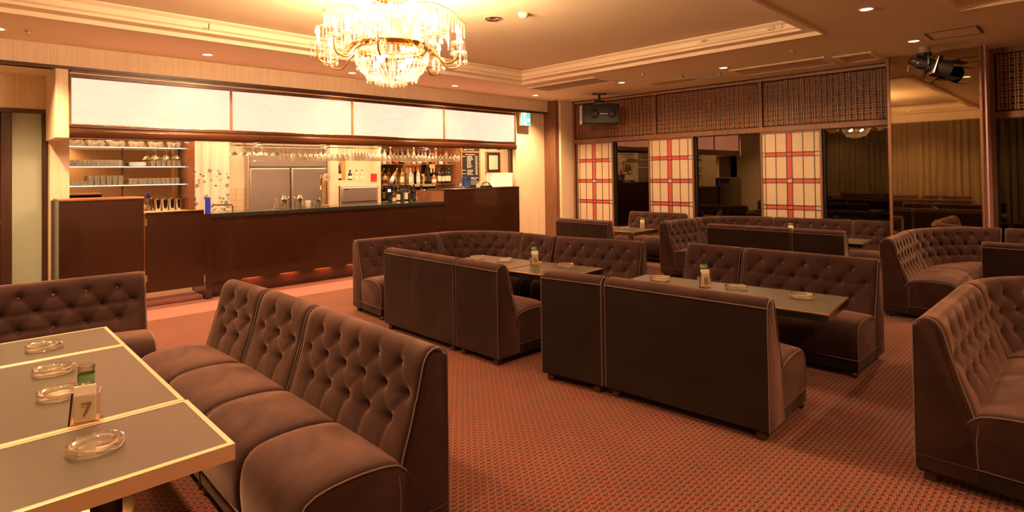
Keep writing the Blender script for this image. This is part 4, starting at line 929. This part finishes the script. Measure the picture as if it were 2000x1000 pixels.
t = thing('smoke_detector', 'small white smoke detector on the recessed ceiling', 'smoke detector', (4.13, 4.02, ZU)); MB().lathe([(.05, 0), (.05, -.022), (.03, -.045), (.0005, -.05)], 20).build('body', 'white', t); MB().lathe([(.058, 0), (.056, -.01)], 20).build('base', 'cornice', t)
for x, y, l in ((.536, 7.19, 'small chrome sprinkler head in the ceiling at the upper left'), (7.30, 2.561, 'small chrome sprinkler head in the ceiling before the lattice'), (7.25, 4.64, 'small chrome sprinkler head beside the middle downlight')):
    t = thing('sprinkler', l, 'sprinkler', (x, y, ZC)); MB().lathe([(.032, 0), (.03, -.008), (.012, -.012), (.010, -.03)], 14).build('escutcheon', 'sprinkler', t); MB().lathe([(.0005, -.043), (.02, -.043), (.02, -.046), (.0005, -.046)], 12).build('deflector', 'sprinkler', t); MB().tube([(-.012, 0, -.028), (-.014, 0, -.044)], .003, 5).build('arm', 'sprinkler', t); MB().tube([(.012, 0, -.028), (.014, 0, -.044)], .003, 5).build('arm', 'sprinkler', t)
def vent(label, x0, x1, y0, y1, n, dark, slot=True):
    t = thing('ceiling_vent', label, 'vent', ((x0+x1)/2, (y0+y1)/2, ZC)); a, b = (x1-x0)/2, (y1-y0)/2
    ring_mesh(-a, a, -b, b, [(0, 0), (0, -.014), (.03, -.02), (.05, -.014), (.05, 0)]).build('frame', 'plaster', t, 20)
    box(-a+.05, a-.05, -b+.05, b-.05, -.004, 0).build('recess', 'vent_dark' if dark else 'vent', t)
    if n:
        me = box(-.008, .008, -b+.05, b-.05, -.012, -.004).mesh('louvre', 'vent', 0)
        for k in range(n): ob('louvre', me, t, (-a+.05+(k+.5)*(2*a-.1)/n, 0, 0))
vent('wide air conditioning cassette grille near the exit sign', 6.93, 7.52, 5.27, 6.70, 7, True)
vent('long flat ceiling grille before the lattice panels', 7.98, 8.58, 2.42, 3.68, 10, False)
vent('small square-framed ceiling vent right against the mirror pillar', 8.08, 8.68, 1.92, 2.36, 5, False)
t = thing('ceiling_hatch', 'rectangular access panel with dark edges beyond the stage spotlight', 'ceiling panel', (7.68, 1.05, ZC)); ring_mesh(-.23, .23, -.23, .23, [(0, 0), (0, -.006), (.022, -.006), (.022, 0)]).build('frame', 'vent_dark', t, 20); box(-.208, .208, -.208, .208, -.004, .0).build('plate', 'plaster', t)
t = thing('ceiling_hatch', 'flat dark ceiling plate beside the short pipe', 'ceiling plate', (8.27, 4.75, ZC)); box(-.12, .12, -.35, .35, -.008, 0, c=.003).build('plate', 'vent', t)
t = thing('ceiling_rail', 'short metal rail with clamps on the ceiling above the lattice', 'rail', (7.98, 4.12, ZC)); MB().tube([(-.11, .27, -.045), (.11, -.27, -.045)], .014, 10).build('pipe', 'grey', t)
for s in (-1, 1): box(s*.1-.02, s*.1+.02, -s*.25-.03, -s*.25+.03, -.045, 0, c=.004).build('bracket', 'grey', t)
t = thing('ceiling_rail', 'tarnished metal strip along the cornice of the recessed ceiling', 'rail', (6.43, 2.85, ZC+.09)); box(-.02, .01, -.5, .5, 0, .035, c=.004).build('strip', 'cornice', t)
for y in (-.42, .36): box(-.03, -.015, y, y+.07, .0, .03, c=.003).build('clip', 'sprinkler', t)
t = thing('ceiling_hook', 'small metal hook under the recess edge above the bar', 'hook', (1.88, 6.30, ZU)); MB().tube([(0, 0, 0), (0, 0, -.10), (-.05, .0, -.09)], .008, 6).build('hook', 'sprinkler', t)
# exit sign
t = thing('exit_sign', 'green and white running-man exit sign under the fascia', 'exit sign', (7.925, 7.72, 2.54), 0)
box(-.125, .125, -.03, .03, -.125, .125, c=.004).build('case', 'white', t); box(-.118, .118, -.034, -.030, -.118, .118).build('panel', 'exit_white', t)
box(.02, .112, -.036, -.034, .02, .112).build('green_field', 'exit_green', t); box(-.112, -.08, -.036, -.034, -.112, .112).build('green_field', 'exit_green', t); box(.03, .112, -.036, -.034, -.112, -.05).build('green_field', 'exit_green', t)
mn = MB(); mn.lathe([(.0005, 0), (.02, 0)], 12, (0, 0, 0), cap=False); mn.v = [(x+.0, -.0365, y+.07) for x, y, z in mn.v]
mn.build('running_figure_head', 'exit_green', t, 0)
MB().tube([(.0, -.035, .045), (-.01, -.035, -.01), (-.04, -.035, -.04), (-.06, -.035, -.085)], .009, 6).build('running_figure', 'exit_green', t); MB().tube([(-.01, -.035, -.01), (.025, -.035, -.045), (.02, -.035, -.09)], .009, 6).build('running_figure_leg', 'exit_green', t); MB().tube([(-.05, -.035, .02), (.0, -.035, .04), (.035, -.035, .01)], .007, 6).build('running_figure_arm', 'exit_green', t)
box(-.02, .02, -.01, .01, .125, .15).build('mount', 'white', t)
# hanging speaker
t = thing('speaker', 'black box speaker with two round ports hanging before the lattice', 'speaker', (8.40, 6.26, 0), math.radians(-43))
sp_ = t
box(-.34, .34, 0, .34, 2.375, 2.735, c=.01).build('cabinet', 'black', t); box(-.32, .32, -.012, 0, 2.39, 2.72, c=.004).build('grille', 'black', t)
box(-.342, -.338, .01, .33, 2.385, 2.725).build('side_panel', 'frosted', t)
for s in (-1, 1):
    p_ = MB().lathe([(.075, 0), (.078, .012), (.06, .016), (.052, .0), (.048, -.04), (.0005, -.045)], 24, cap=False).build('port', 'black_gloss', t); p_.rotation_euler = (PI/2, 0, 0); p_.location = (.04+s*.155, -.012, 2.56)
box(-.03, .12, -.02, -.012, 2.545, 2.562, c=.003).build('badge_bar', 'chrome', t)
box(-.13, .13, .1, .2, 2.925, 2.938).build('ceiling_plate', 'black', t); box(-.02, .02, .13, .17, 2.80, 2.93, c=.004).build('post', 'black', t); box(-.09, .09, .10, .2, 2.795, 2.815).build('bracket', 'black', t)
for s in (-1, 1): MB().tube([(s*.08, .15, 2.80), (s*.10, .15, 2.73)], .01, 6).build('bracket_arm', 'black', t)
# stage spotlight
t = thing('stage_light', 'black stage spotlight with barn doors clamped below the ceiling before the mirror', 'stage light', (8.30, 1.42, 0), math.radians(-60))
MB().lathe([(.06, 2.86), (.06, ZC)], 18).build('ceiling_mount', 'grey', t); MB().lathe([(.075, 2.83), (.075, 2.865)], 18).build('swivel', 'black', t)
def along(o, a, b):
    a, b = Vector(a), Vector(b); o.location = a; o.rotation_euler = (b-a).to_track_quat('Z', 'Y').to_euler()
A, B_ = (-.10, 0, 2.77), (.42, 0, 2.61)
bdy = MB().lathe([(.0005, 0), (.07, 0), (.09, .03), (.09, .16), (.10, .17), (.10, .24), (.085, .245), (.0005, .20)], 20).build('lamp_body', 'black_gloss', t); along(bdy, A, B_)
cap_ = MB().lathe([(.0005, -.07), (.05, -.07), (.055, 0)], 16).build('rear_cap', 'black', t); along(cap_, A, B_)
hood = MB().lathe([(.09, .25), (.105, .26), (.125, .46), (.121, .46), (.10, .26)], 20, cap=False).build('hood', 'black', t); along(hood, A, B_)
fr_ = box(-.13, .13, -.13, .13, .235, .250, c=.004).build('filter_frame', 'sprinkler', t); along(fr_, A, B_)
bd1 = box(-.10, .10, .12, .126, .46, .64).build('barn_door', 'black', t); along(bd1, A, B_); bd2 = box(-.10, .10, -.126, -.12, .46, .60).build('barn_door', 'black', t); along(bd2, A, B_)
for o_ in (bdy, cap_, hood, fr_, bd1, bd2): o_.scale = (.8, .8, .8)
MB().tube([(-.0, -.11, 2.72), (0, -.11, 2.84), (0, .11, 2.84), (0, .11, 2.72)], .012, 6).build('yoke', 'black', t); MB().tube([(-.15, .03, 2.77), (-.17, .03, 2.66), (-.05, .04, 2.60), (.06, .05, 2.70)], .006, 6).build('cable', 'black', t)

# ---------------------------------------------------------------- chandelier
CX, CYY = 2.62, 4.08
ch = thing('chandelier', 'large gilt crystal chandelier with candle lamps and bead curtains', 'chandelier', (CX, CYY, 0))
MB().lathe([(.0005, ZU), (.09, ZU), (.10, ZU-.02), (.05, ZU-.06), (.012, ZU-.07)], 20).build('ceiling_rose', 'gold', ch)
MB().lathe([(.010, 2.36), (.010, ZU-.06)], 10).build('stem', 'gold', ch)
MB().lathe([(.125, 2.955), (.145, 2.965), (.15, 2.985), (.135, 3.0), (.12, 2.985)], 28, cap=False).build('crown', 'gold', ch)
MB().lathe([(.26, 2.53), (.30, 2.515), (.33, 2.53), (.345, 2.56), (.31, 2.578), (.27, 2.572), (.255, 2.55), (.26, 2.53)], 48, cap=False).build('ring', 'gold', ch)
for a in range(6): MB().tube([(0.01*math.cos(a*PI/3), .01*math.sin(a*PI/3), 2.50), (.27*math.cos(a*PI/3), .27*math.sin(a*PI/3), 2.55)], .007, 6).build('spoke', 'gold', ch)
def string(mb, pts, sp=.0205, r=.0082):
    P = [Vector(p) for p in pts]; acc = 0
    for a, b in zip(P, P[1:]):
        ln_ = (b-a).length; d_ = acc
        while d_ < ln_: mb.ico(a.lerp(b, d_/ln_), r, 1.15); d_ += sp
        acc = d_-ln_
def pol(r, a, z): return (r*math.cos(a), r*math.sin(a), z)
col_ = MB()
for k in range(24): a = k*2*PI/24; string(col_, [pol(.135, a, 2.955), pol(.130, a, 2.75), pol(.155, a, 2.58)])
o = col_.build('bead_column', 'crystal', ch, 0); o['kind'] = 'stuff'
bw = MB()
for k in range(40): a = k*2*PI/40; string(bw, [pol(.30, a, 2.515), pol(.292, a, 2.44), pol(.255, a, 2.36), pol(.19, a, 2.305), pol(.11, a, 2.285)], .0205, .0078)
for rr_, z in ((.285, 2.43), (.21, 2.32), (.11, 2.29)):
    n = int(2*PI*rr_/.022)
    for k in range(n): bw.ico(pol(rr_, k*2*PI/n, z-.012), .008, 1.8)
for k in range(18): a = k*2*PI/18; bw.ico(pol(.20, a, 2.285), .011, 2.0); bw.ico(pol(.11, a, 2.262), .012, 2.0)
bw.ico((0, 0, 2.25), .025, 1.3)
o = bw.build('bead_bowl', 'crystal', ch, 0); o['kind'] = 'stuff'
candle = MB().lathe([(.0005, 0), (.011, 0), (.011, .085), (.0005, .088)], 12).mesh('candle', 'cream', 40)
bulb = MB().lathe([(.004, 0), (.014, .014), (.017, .03), (.012, .052), (.004, .07), (.0005, .076)], 12).mesh('bulb', 'bulb', 60)
cup = MB().lathe([(.012, .0), (.03, .004), (.052, .022), (.06, .03), (.056, .03), (.03, .01), (.012, .006)], 18, cap=False).mesh('drip_cup', 'crystal', 40)
dp = MB()
for k in range(8):
    a = k*PI/4
    for q in range(3): dp.ico(pol(.054, a, .012-q*.02), .006, 1.2)
    dp.ico(pol(.054, a, -.062), .0105, 1.9)
drops = dp.mesh('drops', 'crystal', 0)
def arm(a, r0, z0, rmid, zlow, r1, z1):
    c_ = catmull([(r0, z0), ((r0+rmid)/2, (z0+zlow)/2+.01), (rmid, zlow), ((rmid+r1)/2+.03, zlow+.012), (r1, (zlow+z1)/2), (r1, z1)], 5)
    am = MB().tube([pol(p[0], a, p[1]) for p in c_], .0075, 7).build('arm', 'gold', ch)
    x, y, z = pol(r1, a, z1)
    cd_ = ob('candle', candle, am, (x, y, z+.004)); bb = ob('bulb', bulb, am, (x, y, z+.092)); ob('drip_cup', cup, am, (x, y, z)); d_ = ob('drops', drops, am, (x, y, z)); d_['kind'] = 'stuff'
for k in range(10): arm(k*2*PI/10+.2, .33, 2.545, .47, 2.40+.012*(k % 2), .585, 2.53)
for k in range(6): arm(k*2*PI/6+.35, .27, 2.56, .36, 2.53, .36, 2.67)
inn = MB().sphere((0, 0, 0), .026, 10, 8).mesh('bowl_bulb', 'bowl_bulb', 60)
for k in range(4): a = k*PI/2+.4; ob('bowl_bulb', inn, ch, pol(.16, a, 2.43))
# fern-like arches hung with bead curtains
for k in range(8):
    a = k*2*PI/8+.05; c_ = catmull([(.14, 2.74), (.25, 2.86), (.37, 2.885), (.50, 2.84), (.60, 2.75)], 5)
    # the arch sweeps sideways as it goes out
    pts = [pol(p[0], a+.75*((p[0]-.14)/.46)**1.5, p[1]) for p in c_]
    ar = MB().tube(pts, .005, 6).build('arch', 'gold', ch); MB().sphere(pts[-1], .010, 8, 6).build('arch_tip', 'gold', ar)
    bs = MB()
    for i in range(2, len(pts)):
        p = pts[i]; ln_ = .09+.10*math.sin(PI*min(1, i/(len(pts)-1)*.9))
        string(bs, [(p[0], p[1], p[2]-.01), (p[0], p[1], p[2]-ln_)], .0215, .0085)
    o = bs.build('bead_curtain', 'crystal', ar, 0); o['kind'] = 'stuff'
